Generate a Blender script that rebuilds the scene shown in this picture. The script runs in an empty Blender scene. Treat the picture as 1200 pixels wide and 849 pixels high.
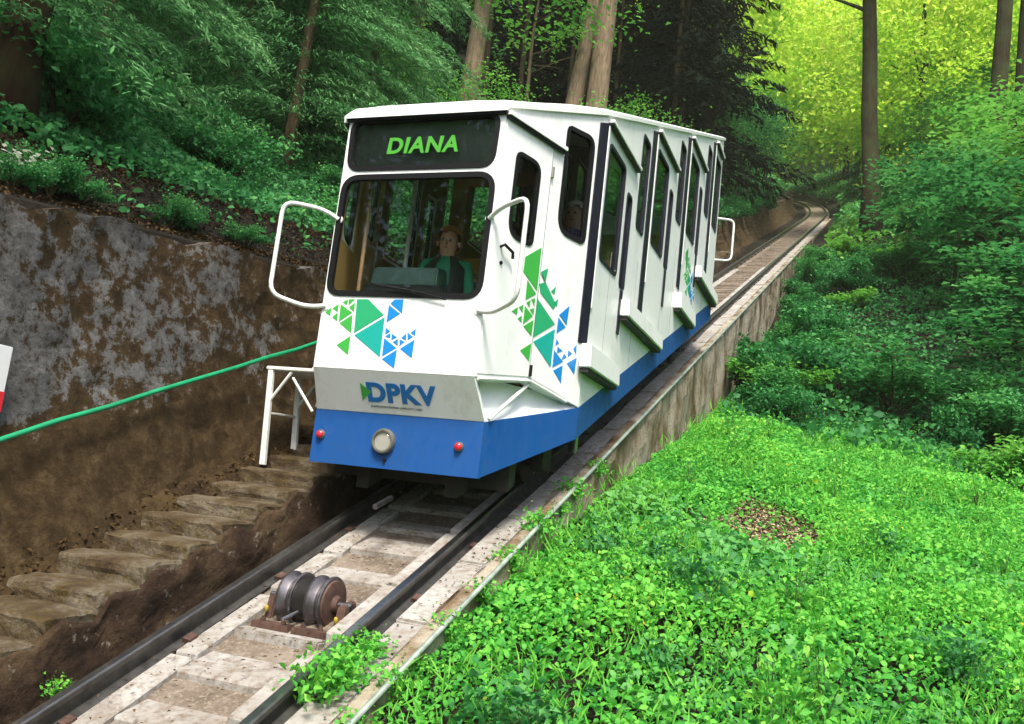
import bpy, bmesh, math, random
import numpy as np
from mathutils import Vector, Matrix, geometry
from bpy import data as D

# ------------------------------------------------------------------ camera, sky, sun, exposure
scene = bpy.context.scene
COL = scene.collection
def look_camera():
    cx, cy, cz, yaw, pit, rol, f = 3.04538, -5.49338, 0.38095, 0.374624, 0.15787, 0.115224, 1064.19
    fw = Vector((-math.sin(yaw)*math.cos(pit), math.cos(yaw)*math.cos(pit), math.sin(pit)))
    rt = Vector((math.cos(yaw), math.sin(yaw), 0)); up = rt.cross(fw)
    r2 = rt*math.cos(rol)+up*math.sin(rol); u2 = -rt*math.sin(rol)+up*math.cos(rol)
    cam = D.objects.new('camera', D.cameras.new('camera')); COL.objects.link(cam)
    m = Matrix((( r2.x, u2.x, -fw.x, cx), (r2.y, u2.y, -fw.y, cy), (r2.z, u2.z, -fw.z, cz), (0, 0, 0, 1)))
    cam.matrix_world = m
    cam.data.sensor_width = 36; cam.data.lens = 36*f/1200
    cam.data.clip_start = .05; cam.data.clip_end = 1000
    scene.camera = cam
look_camera()
SUN_EL, SUN_AZ = math.radians(56), math.radians(157)      # azimuth clockwise from +Y: the sun stands behind the camera, a little to its right
world = D.worlds.new('World'); scene.world = world; world.use_nodes = True
wn = world.node_tree
sky = wn.nodes.new('ShaderNodeTexSky'); sky.sky_type = 'NISHITA'; sky.sun_disc = False
sky.sun_elevation = SUN_EL; sky.sun_rotation = SUN_AZ; sky.air_density = 1.0; sky.dust_density = 3.0; sky.ozone_density = .6
wn.links.new(sky.outputs['Color'], wn.nodes['Background'].inputs['Color'])
wn.nodes['Background'].inputs['Strength'].default_value = .15
sd = D.lights.new('sun', 'SUN'); sd.energy = 2.9; sd.angle = math.radians(14); sd.color = (1, .95, .84)
so = D.objects.new('sun', sd); COL.objects.link(so)
sdir = Vector((math.sin(SUN_AZ)*math.cos(SUN_EL), math.cos(SUN_AZ)*math.cos(SUN_EL), math.sin(SUN_EL)))
so.rotation_euler = sdir.to_track_quat('Z', 'Y').to_euler(); so.location = (10, -14, 25)
scene.view_settings.view_transform = 'Standard'; scene.view_settings.look = 'None'
scene.view_settings.gamma = 1; scene.view_settings.use_curve_mapping = False
scene.view_settings.exposure = 1.12
scene.render.engine = 'CYCLES'

# ------------------------------------------------------------------ helpers
S = .39935                                   # slope of the line
rng = np.random.default_rng(7)
random.seed(3)
def cshift(y):                               # the line bends to the left far up the hill
    y = np.asarray(y, float); return -.0026*np.clip(y-44, 0, None)**2

MATS = {}
def nodes_mat(name):
    m = D.materials.new(name); m.use_nodes = True; nt = m.node_tree
    MATS[name] = m
    return m, nt, nt.nodes['Principled BSDF']
def N(nt, t, **kw):
    n = nt.nodes.new(t)
    for k, v in kw.items():
        if hasattr(n, k): setattr(n, k, v)
        else: n.inputs[k].default_value = v
    return n
def ramp(nt, fac, stops, interp='LINEAR'):
    r = nt.nodes.new('ShaderNodeValToRGB'); r.color_ramp.interpolation = interp
    e = r.color_ramp.elements
    while len(e) < len(stops): e.new(.5)
    for el, (p, c) in zip(e, stops): el.position = p; el.color = (*c, 1)
    nt.links.new(fac, r.inputs['Fac']); return r
def noise_fac(nt, scale, detail=6, rough=.6, vec=None, sc=None):
    n = N(nt, 'ShaderNodeTexNoise'); n.inputs['Scale'].default_value = scale
    n.inputs['Detail'].default_value = detail; n.inputs['Roughness'].default_value = rough
    g = N(nt, 'ShaderNodeNewGeometry')
    src = g.outputs['Position']
    if sc:
        mp = N(nt, 'ShaderNodeMapping'); mp.inputs['Scale'].default_value = sc
        nt.links.new(src, mp.inputs['Vector']); src = mp.outputs['Vector']
    nt.links.new(src, n.inputs['Vector'])
    return n.outputs['Fac']
def bump(nt, bs, fac, strength=.5, dist=.02):
    b = N(nt, 'ShaderNodeBump'); b.inputs['Strength'].default_value = strength; b.inputs['Distance'].default_value = dist
    nt.links.new(fac, b.inputs['Height']); nt.links.new(b.outputs['Normal'], bs.inputs['Normal'])
def mixc(nt, fac, a, b):
    m = N(nt, 'ShaderNodeMix', data_type='RGBA')
    for v, i in ((fac, 0), (a, 6), (b, 7)):
        if hasattr(v, 'is_linked'): nt.links.new(v, m.inputs[i])
        else: m.inputs[i].default_value = v if i == 0 else (*v, 1)
    return m.outputs[2]

def plain(name, col, rough=.5, metal=0, var=.0, scale=8, spec=.5, bmp=0):
    m, nt, bs = nodes_mat(name)
    bs.inputs['Roughness'].default_value = rough; bs.inputs['Metallic'].default_value = metal
    bs.inputs['Specular IOR Level'].default_value = spec
    f = noise_fac(nt, scale)
    c2 = tuple(max(0, c*(1-var)) for c in col); c3 = tuple(min(1, c*(1+var*.6)) for c in col)
    r = ramp(nt, f, [(.3, c2), (.7, c3)]); nt.links.new(r.outputs['Color'], bs.inputs['Base Color'])
    if bmp: bump(nt, bs, f, bmp, .01)
    return m
def layered(name, stops, scale, bstr=.6, bdist=.03, rough=.9, detail=10, fine=None, sc=None):
    m, nt, bs = nodes_mat(name)
    f = noise_fac(nt, scale, detail, .68, sc=sc)
    r = ramp(nt, f, stops)
    out = r.outputs['Color']
    if fine:
        f2 = noise_fac(nt, fine[0], 8, .7)
        r2 = ramp(nt, f2, [(fine[1], (0, 0, 0)), (fine[2], (1, 1, 1))])
        out = mixc(nt, r2.outputs['Color'], out, fine[3])
    nt.links.new(out, bs.inputs['Base Color'])
    bs.inputs['Roughness'].default_value = rough; bs.inputs['Specular IOR Level'].default_value = .25
    f3 = noise_fac(nt, scale*6, 6, .7)
    bump(nt, bs, f3, bstr, bdist)
    return m
def painted(name, col, dirt=(.30, .28, .22), amount=.25, rough=.32):
    # coach paint: even colour, faint mottling and thin grime with its own shape
    m, nt, bs = nodes_mat(name)
    f = noise_fac(nt, 2.6, 8, .65, sc=(1.6, 1.6, .28)); f2 = noise_fac(nt, 17, 8, .7, sc=(1, 1, .5))
    mm = N(nt, 'ShaderNodeMath', operation='MULTIPLY'); nt.links.new(f, mm.inputs[0]); nt.links.new(f2, mm.inputs[1])
    r = ramp(nt, mm.outputs[0], [(.25, (0, 0, 0)), (.48, (amount,)*3)])
    nt.links.new(mixc(nt, r.outputs['Color'], col, dirt), bs.inputs['Base Color'])
    r3 = ramp(nt, f2, [(.3, (rough*.8,)*3), (.7, (rough*1.4,)*3)]); nt.links.new(r3.outputs['Color'], bs.inputs['Roughness'])
    bump(nt, bs, f, .06, .02)
    return m
def leafmat(name, stops, transl=.35, rough=.55, spec=.25):
    m, nt, bs = nodes_mat(name)
    a = N(nt, 'ShaderNodeAttribute', attribute_name='tint')
    r = ramp(nt, a.outputs['Fac'], stops)
    nt.links.new(r.outputs['Color'], bs.inputs['Base Color'])
    bs.inputs['Roughness'].default_value = rough; bs.inputs['Specular IOR Level'].default_value = spec
    t = N(nt, 'ShaderNodeBsdfTranslucent'); nt.links.new(r.outputs['Color'], t.inputs['Color'])
    mx = N(nt, 'ShaderNodeMixShader'); mx.inputs[0].default_value = transl
    nt.links.new(bs.outputs[0], mx.inputs[1]); nt.links.new(t.outputs[0], mx.inputs[2])
    nt.links.new(mx.outputs[0], nt.nodes['Material Output'].inputs['Surface'])
    return m
def glassmat(name, tint, refl=.03):
    m, nt, bs = nodes_mat(name); nt.nodes.remove(bs)
    t = N(nt, 'ShaderNodeBsdfTransparent'); t.inputs['Color'].default_value = (*tint, 1)
    g = N(nt, 'ShaderNodeBsdfGlossy'); g.inputs['Roughness'].default_value = .02
    lw = N(nt, 'ShaderNodeLayerWeight'); lw.inputs['Blend'].default_value = .5       # Schlick reflectance of a thin pane, the same on both faces
    pw = N(nt, 'ShaderNodeMath', operation='POWER'); pw.inputs[1].default_value = 5; nt.links.new(lw.outputs['Facing'], pw.inputs[0])
    fr = N(nt, 'ShaderNodeMath', operation='MULTIPLY_ADD'); fr.inputs[1].default_value = .7; fr.inputs[2].default_value = refl; nt.links.new(pw.outputs[0], fr.inputs[0])
    mx = N(nt, 'ShaderNodeMixShader')
    nt.links.new(fr.outputs[0], mx.inputs[0]); nt.links.new(t.outputs[0], mx.inputs[1]); nt.links.new(g.outputs[0], mx.inputs[2])
    nt.links.new(mx.outputs[0], nt.nodes['Material Output'].inputs['Surface'])
    return m
def barkmat(name, a, b, c):
    m, nt, bs = nodes_mat(name)
    f = noise_fac(nt, 5, 8, .7, sc=(4, 4, .6)); f2 = noise_fac(nt, 1.3, 4, .6)
    r = ramp(nt, f, [(.3, a), (.55, b), (.75, c)])
    r2 = ramp(nt, f2, [(.45, (0, 0, 0)), (.7, (.5,)*3)])
    nt.links.new(mixc(nt, r2.outputs['Color'], r.outputs['Color'], (.06, .085, .03)), bs.inputs['Base Color'])
    bs.inputs['Roughness'].default_value = .95; bs.inputs['Specular IOR Level'].default_value = .15
    bump(nt, bs, f, .9, .04); return m

# materials
WHITE = painted('white_paint', (.80, .81, .79), amount=.34)
WHITE2 = painted('white_roof_paint', (.80, .81, .79), (.35, .36, .28), amount=.35)
BLUE = painted('blue_paint', (.0005, .066, .26), (.012, .05, .12), amount=.45, rough=.55)
RUBBER = plain('black_rubber', (.006, .006, .007), .55, spec=.2)
NAVY = plain('dark_navy_rubber', (.012, .012, .024), .45, var=.5, scale=14, spec=.3)
BLACK = plain('black_panel', (.006, .006, .007), .35)
STEELW = plain('white_tube', (.72, .73, .70), .4, var=.15, scale=20)
CHROME = plain('worn_chrome', (.55, .55, .55), .25, 1, var=.2)
LAMPREF = plain('lamp_reflector', (.75, .74, .70), .4, .4)
BEZEL = plain('lamp_bezel', (.25, .24, .20), .4, .6, var=.3)
RED = plain('red_lens', (.55, .02, .03), .2)
GLASS = glassmat('clear_glass', (.92, .95, .93), .022)
GLASSD = glassmat('tinted_glass', (.72, .76, .74), .022)
GLASSL = glassmat('lamp_glass', (.9, .9, .88), .03)
WOOD = layered('varnished_wood', [(.3, (.46, .26, .08)), (.6, (.62, .38, .13)), (.8, (.70, .46, .18))], 3, .15, .01, .45, sc=(1, 1, .12))
WOODD = plain('dark_lining', (.26, .15, .075), .6, var=.4, scale=5)
GREYIN = plain('grey_lining', (.75, .75, .70), .6, var=.2)
FLOORM = plain('rubber_floor', (.04, .04, .04), .7)
CONSOLE = plain('dark_green_console', (.004, .022, .02), .45, var=.2)
DESK = plain('white_desk', (.55, .58, .56), .4)
UNDER = plain('grimy_underframe', (.018, .016, .014), .7, var=.5, scale=9, bmp=.3)
LG = plain('logo_green', (.045, .36, .055), .4); LT = plain('logo_mid_green', (.02, .33, .14), .4)
LC = plain('logo_teal', (.008, .33, .28), .4); LB = plain('logo_blue', (.008, .21, .56), .4)
LETB = plain('letter_blue', (.006, .15, .44), .4); LETG = plain('letter_green', (.065, .33, .03), .4); LETK = plain('letter_grey', (.10, .11, .12), .5)
RAIL = plain('rail_steel', (.10, .095, .09), .45, .7, var=.5, scale=12, bmp=.2)
RAILTOP = plain('polished_rail_head', (.52, .52, .53), .28, 1, var=.25, scale=20)
STEEL = plain('bright_worn_steel', (.42, .42, .44), .32, 1, var=.3, scale=15)
SHEAVE = plain('dull_sheave_steel', (.17, .155, .165), .42, .85, var=.5, scale=12, bmp=.2)
RUST = layered('rusty_steel', [(.3, (.035, .02, .016)), (.55, (.09, .05, .038)), (.75, (.14, .09, .07))], 9, .4, .006, .7)
DKSTEEL = plain('dark_greasy_steel', (.028, .025, .024), .4, .5, var=.4, scale=14)
YELLOW = plain('yellow_greaser', (.42, .32, .03), .6, var=.4, scale=30)
CONC = layered('weathered_concrete', [(.26, (.20, .15, .11)), (.44, (.27, .245, .215)), (.62, (.35, .335, .315))], 2.6, .7, .015, .9, fine=(15, .46, .68, (.14, .10, .07)))
CONCW = layered('pale_concrete', [(.27, (.17, .14, .11)), (.45, (.28, .26, .235)), (.65, (.38, .365, .34))], 3.5, .7, .012, .9, fine=(19, .48, .70, (.16, .12, .085)))
BED = layered('track_dirt', [(.28, (.055, .042, .03)), (.5, (.135, .105, .078)), (.72, (.25, .21, .17))], 2.3, .8, .02, .95, fine=(40, .5, .7, (.30, .25, .20)))
STEPM = layered('stained_step_concrete', [(.30, (.03, .019, .010)), (.46, (.075, .05, .026)), (.58, (.14, .115, .08)), (.75, (.20, .175, .14))], 4.2, 1, .03, .95, fine=(17, .50, .66, (.075, .052, .008)))
MOSSD = layered('mossy_brown_concrete', [(.3, (.010, .005, .003)), (.48, (.034, .018, .010)), (.64, (.075, .048, .024))], 3.4, 1, .03, .98, fine=(13, .60, .70, (.26, .23, .19)))
SOIL = layered('brown_soil', [(.3, (.012, .008, .005)), (.5, (.04, .024, .013)), (.7, (.085, .055, .028))], 1.8, 1, .05, 1, fine=(9, .55, .72, (.10, .08, .02)))
TOE = layered('leaf_litter_bank', [(.3, (.012, .007, .003)), (.5, (.038, .022, .008)), (.68, (.075, .048, .018))], 3.2, 1, .04, 1, fine=(24, .56, .70, (.09, .062, .024)))
def wallmat():
    m, nt, bs = nodes_mat('mossy_wall')
    big = noise_fac(nt, .85, 8, .62, sc=(1, 1, 1.2)); fine = noise_fac(nt, 9, 10, .75); spk = noise_fac(nt, 38, 6, .7)
    grey = ramp(nt, fine, [(.32, (.03, .026, .023)), (.47, (.095, .09, .088)), (.66, (.175, .17, .168))])
    moss = ramp(nt, fine, [(.3, (.018, .011, .005)), (.5, (.056, .034, .014)), (.68, (.105, .072, .036))])
    add = N(nt, 'ShaderNodeMath', operation='MULTIPLY_ADD'); add.inputs[1].default_value = .9; nt.links.new(fine, add.inputs[0]); nt.links.new(big, add.inputs[2])
    gp = N(nt, 'ShaderNodeNewGeometry'); sx = N(nt, 'ShaderNodeSeparateXYZ'); nt.links.new(gp.outputs['Position'], sx.inputs[0])
    hh = N(nt, 'ShaderNodeMath', operation='MULTIPLY_ADD'); hh.inputs[1].default_value = -S; nt.links.new(sx.outputs['Y'], hh.inputs[0]); nt.links.new(sx.outputs['Z'], hh.inputs[2])
    mr = N(nt, 'ShaderNodeMapRange'); mr.inputs['From Min'].default_value = .5; mr.inputs['From Max'].default_value = 1.25; mr.inputs['To Min'].default_value = -.22; mr.inputs['To Max'].default_value = .03; nt.links.new(hh.outputs[0], mr.inputs['Value'])
    a2 = N(nt, 'ShaderNodeMath', operation='ADD'); nt.links.new(add.outputs[0], a2.inputs[0]); nt.links.new(mr.outputs[0], a2.inputs[1])   # damp moss grows thicker near the foot
    sel = ramp(nt, a2.outputs[0], [(.965, (1, 1, 1)), (1.08, (0, 0, 0))])
    c = mixc(nt, sel.outputs['Color'], grey.outputs['Color'], moss.outputs['Color'])
    sp = ramp(nt, spk, [(.57, (0, 0, 0)), (.64, (.85,)*3)])
    c = mixc(nt, sp.outputs['Color'], c, (.03, .02, .012))
    nt.links.new(c, bs.inputs['Base Color']); bs.inputs['Roughness'].default_value = .97; bs.inputs['Specular IOR Level'].default_value = .2
    bump(nt, bs, fine, 1, .04); return m
WALLM = wallmat()
WALLR = layered('damp_retaining_concrete', [(.30, (.045, .03, .014)), (.43, (.15, .105, .06)), (.54, (.31, .265, .20)), (.72, (.42, .385, .32))], 2.0, .9, .03, .95, sc=(1, 1, .55), fine=(11, .58, .74, (.09, .06, .03)))
FLOORF = layered('forest_floor', [(.3, (.004, .003, .002)), (.5, (.011, .008, .005)), (.7, (.028, .02, .010))], 1.6, 1, .08, 1)
GREENP = plain('green_plastic_tube', (.012, .26, .11), .35, var=.25, scale=9)
GALV = plain('galvanised_pipe', (.22, .27, .23), .6, .2, var=.4, scale=10)
SIGNW = plain('sign_white', (.75, .75, .75), .4); SIGNR = plain('sign_red', (.6, .02, .03), .4)
SKIN = plain('skin', (.50, .27, .19), .5, var=.1); HAIRR = plain('auburn_hair', (.34, .11, .035), .5, var=.4, scale=40)
HAIRW = plain('white_hair', (.55, .50, .42), .6, var=.3, scale=40); SHIRTG = plain('green_shirt', (.015, .23, .12), .7, var=.2)
VEST = plain('black_vest', (.010, .010, .012), .7); TROUS = plain('dark_trousers', (.02, .02, .03), .8); EYE = plain('eye_dark', (.02, .015, .012), .3); LIPS = plain('lips', (.32, .08, .07), .5)
SHIRTP = layered('patterned_blouse', [(.40, (.03, .04, .16)), (.5, (.16, .10, .26)), (.6, (.34, .28, .42))], 24, .1, .005, .8, 4)
B_SPR = barkmat('spruce_bark', (.03, .022, .013), (.09, .065, .036), (.15, .115, .065))
B_TAN = barkmat('tan_bark', (.10, .07, .045), (.24, .175, .115), (.34, .26, .17))
B_RED = barkmat('dark_red_bark', (.010, .005, .004), (.035, .013, .009), (.06, .024, .016))
B_DK = barkmat('dark_bark', (.012, .010, .006), (.036, .031, .015), (.065, .056, .028))
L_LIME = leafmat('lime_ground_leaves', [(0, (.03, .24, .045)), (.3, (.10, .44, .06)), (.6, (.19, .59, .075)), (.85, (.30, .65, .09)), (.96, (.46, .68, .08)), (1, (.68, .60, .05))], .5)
L_MID = leafmat('mid_green_leaves', [(0, (.014, .10, .03)), (.5, (.055, .26, .065)), (1, (.17, .46, .11))], .42)
L_DEEP = leafmat('deep_green_leaves', [(0, (.008, .07, .02)), (.5, (.035, .20, .05)), (1, (.10, .39, .09))], .42)  # dark green plants; the slope's shade is partly put into this colour
L_FRESH = leafmat('fresh_green_leaves', [(0, (.05, .22, .03)), (.5, (.15, .42, .06)), (1, (.30, .58, .12))], .45)
L_GLOW = leafmat('glow_painted_yellow_green_leaves', [(0, (.18, .48, .03)), (.3, (.40, .70, .05)), (.65, (.70, .85, .09)), (1, (.92, .90, .28))], .55)  # glow of light through the wood put into the leaf colour
L_IVY = leafmat('bank_leaves', [(0, (.018, .10, .03)), (.5, (.055, .25, .07)), (.85, (.13, .38, .09)), (1, (.24, .46, .11))], .4)
L_SPR = leafmat('spruce_needles', [(0, (.028, .11, .035)), (.5, (.10, .28, .09)), (1, (.26, .48, .19))], .35, .6, .15)
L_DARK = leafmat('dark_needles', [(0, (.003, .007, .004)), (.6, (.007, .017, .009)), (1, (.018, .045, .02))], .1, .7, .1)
L_DRY = leafmat('dry_leaves', [(0, (.17, .12, .06)), (.5, (.36, .28, .16)), (1, (.56, .47, .31))], .15, .8)
L_DRYD = leafmat('dark_dead_leaves', [(0, (.025, .014, .006)), (.5, (.085, .05, .02)), (1, (.22, .14, .06))], .1, .85, .1)
L_FLOW = leafmat('white_petals', [(0, (.5, .55, .42)), (1, (.8, .8, .75))], .3)

def tag(o, label=None, cat=None, group=None, kind=None):
    if label: o['label'] = label
    if cat: o['category'] = cat
    if group: o['group'] = group
    if kind: o['kind'] = kind
    return o
def obj(name, me, parent=None):
    o = D.objects.new(name, me); COL.objects.link(o); o.parent = parent; return o
def empty(name, loc=(0, 0, 0)):
    o = D.objects.new(name, None); COL.objects.link(o); o.location = loc; o.empty_display_size = .2; return o
def meshd(name, vs, fs, mat, smooth=False):
    me = D.meshes.new(name); me.from_pydata([tuple(v) for v in vs], [], fs); me.update()
    bm = bmesh.new(); bm.from_mesh(me); bmesh.ops.recalc_face_normals(bm, faces=bm.faces); bm.to_mesh(me); bm.free()
    if mat: me.materials.append(mat)
    if smooth: me.polygons.foreach_set('use_smooth', [True]*len(me.polygons))
    return me
def mk(name, vs, fs, mat, parent=None, smooth=False): return obj(name, meshd(name, vs, fs, mat, smooth), parent)
class MB:                                   # gathers simple shapes into one mesh
    def __init__(s): s.v = []; s.f = []
    def hexa(s, c):                         # 8 corners: bottom ring, top ring
        b = len(s.v); s.v += [tuple(p) for p in c]
        s.f += [tuple(b+i for i in q) for q in ((3, 2, 1, 0), (4, 5, 6, 7), (0, 1, 5, 4), (1, 2, 6, 5), (2, 3, 7, 6), (3, 0, 4, 7))]; return s
    def box(s, x0, x1, y0, y1, z0, z1, sl=0):   # sl: the box climbs with y
        a, c = sl*y0, sl*y1
        return s.hexa([(x0, y0, z0+a), (x1, y0, z0+a), (x1, y1, z0+c), (x0, y1, z0+c), (x0, y0, z1+a), (x1, y0, z1+a), (x1, y1, z1+c), (x0, y1, z1+c)])
    def tube(s, pts, r, n=8, cap=True):
        pts = [Vector(p) for p in pts]; rs = r if hasattr(r, '__len__') else [r]*len(pts); b = len(s.v)
        up0 = None
        for i, p in enumerate(pts):
            d = (pts[min(i+1, len(pts)-1)]-pts[max(i-1, 0)]).normalized()
            a = d.orthogonal().normalized() if up0 is None else (up0-d*up0.dot(d)).normalized()
            up0 = a; c = d.cross(a)
            for k in range(n):
                t = 2*math.pi*k/n; s.v.append(tuple(p+(a*math.cos(t)+c*math.sin(t))*rs[i]))
        for i in range(len(pts)-1):
            for k in range(n): s.f.append((b+i*n+k, b+i*n+(k+1) % n, b+(i+1)*n+(k+1) % n, b+(i+1)*n+k))
        if cap: s.f.append(tuple(b+k for k in range(n))); s.f.append(tuple(b+(len(pts)-1)*n+k for k in range(n)))
        return s
    def lathe(s, prof, c, axis, n=24):      # prof: (radius, along axis)
        ax = Vector(axis).normalized(); a = ax.orthogonal().normalized(); d = ax.cross(a); c = Vector(c); b = len(s.v)
        for (r, h) in prof:
            for k in range(n):
                t = 2*math.pi*k/n; s.v.append(tuple(c+ax*h+(a*math.cos(t)+d*math.sin(t))*r))
        for i in range(len(prof)-1):
            for k in range(n): s.f.append((b+i*n+k, b+i*n+(k+1) % n, b+(i+1)*n+(k+1) % n, b+(i+1)*n+k))
        s.f.append(tuple(b+k for k in range(n))); s.f.append(tuple(b+(len(prof)-1)*n+k for k in range(n))); return s
    def build(s, name, mat, parent=None, smooth=False, bev=0):
        o = mk(name, s.v, s.f, mat, parent, smooth)
        if bev:
            bm = bmesh.new(); bm.from_mesh(o.data)
            bmesh.ops.bevel(bm, geom=[e for e in bm.edges if e.calc_face_angle(0) > .6], offset=bev, segments=2, affect='EDGES', clamp_overlap=True)
            bm.to_mesh(o.data); bm.free()
        if smooth: o.data.set_sharp_from_angle(angle=math.radians(40))
        return o
def rounded(pts, r, n=6):                   # polygon with rounded corners (r: one radius or one per corner)
    out = []; m = len(pts); pts = [Vector(p) for p in pts]
    for i, p in enumerate(pts):
        rr = r[i] if hasattr(r, '__len__') else r
        a, b = (pts[i-1]-p), (pts[(i+1) % m]-p); la, lb = a.length, b.length
        a.normalize(); b.normalize(); q = min(rr, la*.45, lb*.45)
        if q < 1e-4: out.append(p); continue
        p0, p1 = p+a*q, p+b*q
        for k in range(n+1):
            t = k/n; out.append(p0*(1-t)**2+p*2*t*(1-t)+p1*t*t)
    return [tuple(p) for p in out]
def grow(poly, e):                          # offsets a convex polygon outwards by e
    P = [Vector(p) for p in poly]; m = len(P); A = sum(P[i].x*P[(i+1) % m].y-P[(i+1) % m].x*P[i].y for i in range(m)); sg = 1 if A > 0 else -1; out = []
    for i in range(m):
        d1 = (P[i]-P[i-1]); d2 = (P[(i+1) % m]-P[i])
        if d1.length < 1e-7: d1 = d2
        if d2.length < 1e-7: d2 = d1
        n = (Vector((d1.y, -d1.x)).normalized()+Vector((d2.y, -d2.x)).normalized()); n = n.normalized()*sg
        out.append(tuple(P[i]+n*e))
    return out
def panel(name, outer, holes, fn, d0, d1, mat, parent=None):
    # a plate with openings; fn(u, v, depth) gives the world point
    loops = [list(outer)]+[list(h) for h in holes]
    flat = [p for l in loops for p in l]
    tri = geometry.tessellate_polygon([[Vector((p[0], p[1], 0)) for p in l] for l in loops])
    n = len(flat); vs = [fn(p[0], p[1], d0) for p in flat]+[fn(p[0], p[1], d1) for p in flat]
    fs = [tuple(t) for t in tri]+[tuple(i+n for i in reversed(t)) for t in tri]
    b = 0
    for l in loops:
        m = len(l)
        for i in range(m): j = (i+1) % m; fs.append((b+i, b+j, b+j+n, b+i+n))
        b += m
    return mk(name, vs, fs, mat, parent)
def text_part(name, body, h, mat, parent, M, shear=0, off=0, width=None, spacing=1):
    cu = D.curves.new(name, 'FONT'); cu.body = body; cu.size = 1; cu.shear = shear; cu.offset = off; cu.extrude = .004; cu.space_character = spacing
    t = D.objects.new(name, cu); COL.objects.link(t)
    dg = bpy.context.evaluated_depsgraph_get(); me = D.meshes.new_from_object(t.evaluated_get(dg))
    D.objects.remove(t); D.curves.remove(cu)
    co = np.array([v.co for v in me.vertices]); lo, hi = co.min(0), co.max(0)
    sx = (width/(hi[0]-lo[0])) if width else h/(hi[1]-lo[1]); sy = h/(hi[1]-lo[1])
    for v in me.vertices:
        v.co = M((v.co.x-lo[0])*sx, (v.co.y-lo[1])*sy, v.co.z)
    me.materials.clear(); me.materials.append(mat); me.update()
    return obj(name, me, parent)

# leaves -------------------------------------------------------------------------------------
def leafdata(name, P, size, bias, tint, mat, aspect=.6, dirs=None, fold=.15, oval=False):
    P = np.asarray(P, float); n = len(P); size = np.broadcast_to(np.asarray(size, float), (n,))
    nr = rng.normal(size=(n, 3)); nr /= np.linalg.norm(nr, axis=1)[:, None]
    nr = nr*(1-bias)+np.array([0, -.12, 1.0])*bias; nr /= np.linalg.norm(nr, axis=1)[:, None]
    d = rng.normal(size=(n, 3)) if dirs is None else np.asarray(dirs, float)+rng.normal(size=(n, 3))*.25
    if dirs is None:
        d -= nr*np.sum(d*nr, 1)[:, None]
    else:
        nr -= d*(np.sum(d*nr, 1)/np.sum(d*d, 1))[:, None]; nr /= np.linalg.norm(nr, axis=1)[:, None]+1e-9
    d /= np.linalg.norm(d, axis=1)[:, None]+1e-9
    w = np.cross(nr, d); L = size[:, None]; hw = L*aspect*.5
    if oval:
        nv, T = 6, [[0, 1, 5], [1, 4, 5], [1, 2, 4], [2, 3, 4]]
        V = np.stack([P-d*L*.5, P-d*L*.22+w*hw*.9+nr*L*fold*.8, P+d*L*.18+w*hw*.85+nr*L*fold*.7, P+d*L*.5-nr*L*fold*.8, P+d*L*.18-w*hw*.85+nr*L*fold*.7, P-d*L*.22-w*hw*.9+nr*L*fold*.8], 1).reshape(-1, 3)
    else:
        nv, T = 4, [[0, 1, 2], [0, 2, 3]]
        V = np.stack([P-d*L*.5, P-d*L*.06+w*hw+nr*L*fold, P+d*L*.5-nr*L*fold*.4, P-d*L*.06-w*hw+nr*L*fold], 1).reshape(-1, 3)
    me = D.meshes.new(name)
    nt = len(T)
    me.vertices.add(nv*n); me.vertices.foreach_set('co', V.ravel())
    li = (np.arange(n)[:, None]*nv+np.array(T).reshape(1, -1)).reshape(-1)
    me.loops.add(3*nt*n); me.loops.foreach_set('vertex_index', li.astype(np.int32))
    me.polygons.add(nt*n); me.polygons.foreach_set('loop_start', np.arange(nt*n, dtype=np.int32)*3); me.polygons.foreach_set('loop_total', np.full(nt*n, 3, np.int32))
    me.update(calc_edges=True)
    at = me.attributes.new('tint', 'FLOAT', 'FACE'); at.data.foreach_set('value', np.repeat(np.clip(tint, 0, 1), nt).astype(np.float32))
    me.materials.append(mat)
    return me
def hills(x, y, k=1.0):
    return (np.sin(x*1.3*k+y*.7*k+1)+np.sin(-x*.9*k+y*1.7*k+2.3)+np.sin(x*2.7*k-y*2.1*k)*.5)/2.5
def ground_z(x, y):
    x = np.asarray(x, float); y = np.asarray(y, float); u = x-cshift(y)
    base = np.maximum(2.12+.145*y, S*y+1.05)
    l = -1.85-u
    zl = base+np.interp(l, [0, .45, .8, 3, 12, 40], [0, .16, .55, 1.55, 6.0, 30])+np.clip(l-1, 0, 1)*.12*hills(x, y)
    o = np.interp(y, [-20, -1, 0, 2, 4, 8, 12, 16, 20, 28, 45, 120], [-.1, -.16, -.20, -.36, -.62, -1.17, -1.5, -1.25, -.75, -.25, -.1, .1])
    m = np.interp(y, [-20, 8, 14, 20, 30, 60], [-.19, -.19, -.10, .08, .22, .35])
    r = u-.95
    zr = S*y+o+m*np.clip(r, 0, 14)+np.clip(r-14, 0, None)*.5+np.clip(r*.4, 0, 1)*.09*hills(x, y, .8)
    zt = S*y-.26
    return np.where(u < -1.90, zl, np.where(u > .845, zr, zt))

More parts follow.
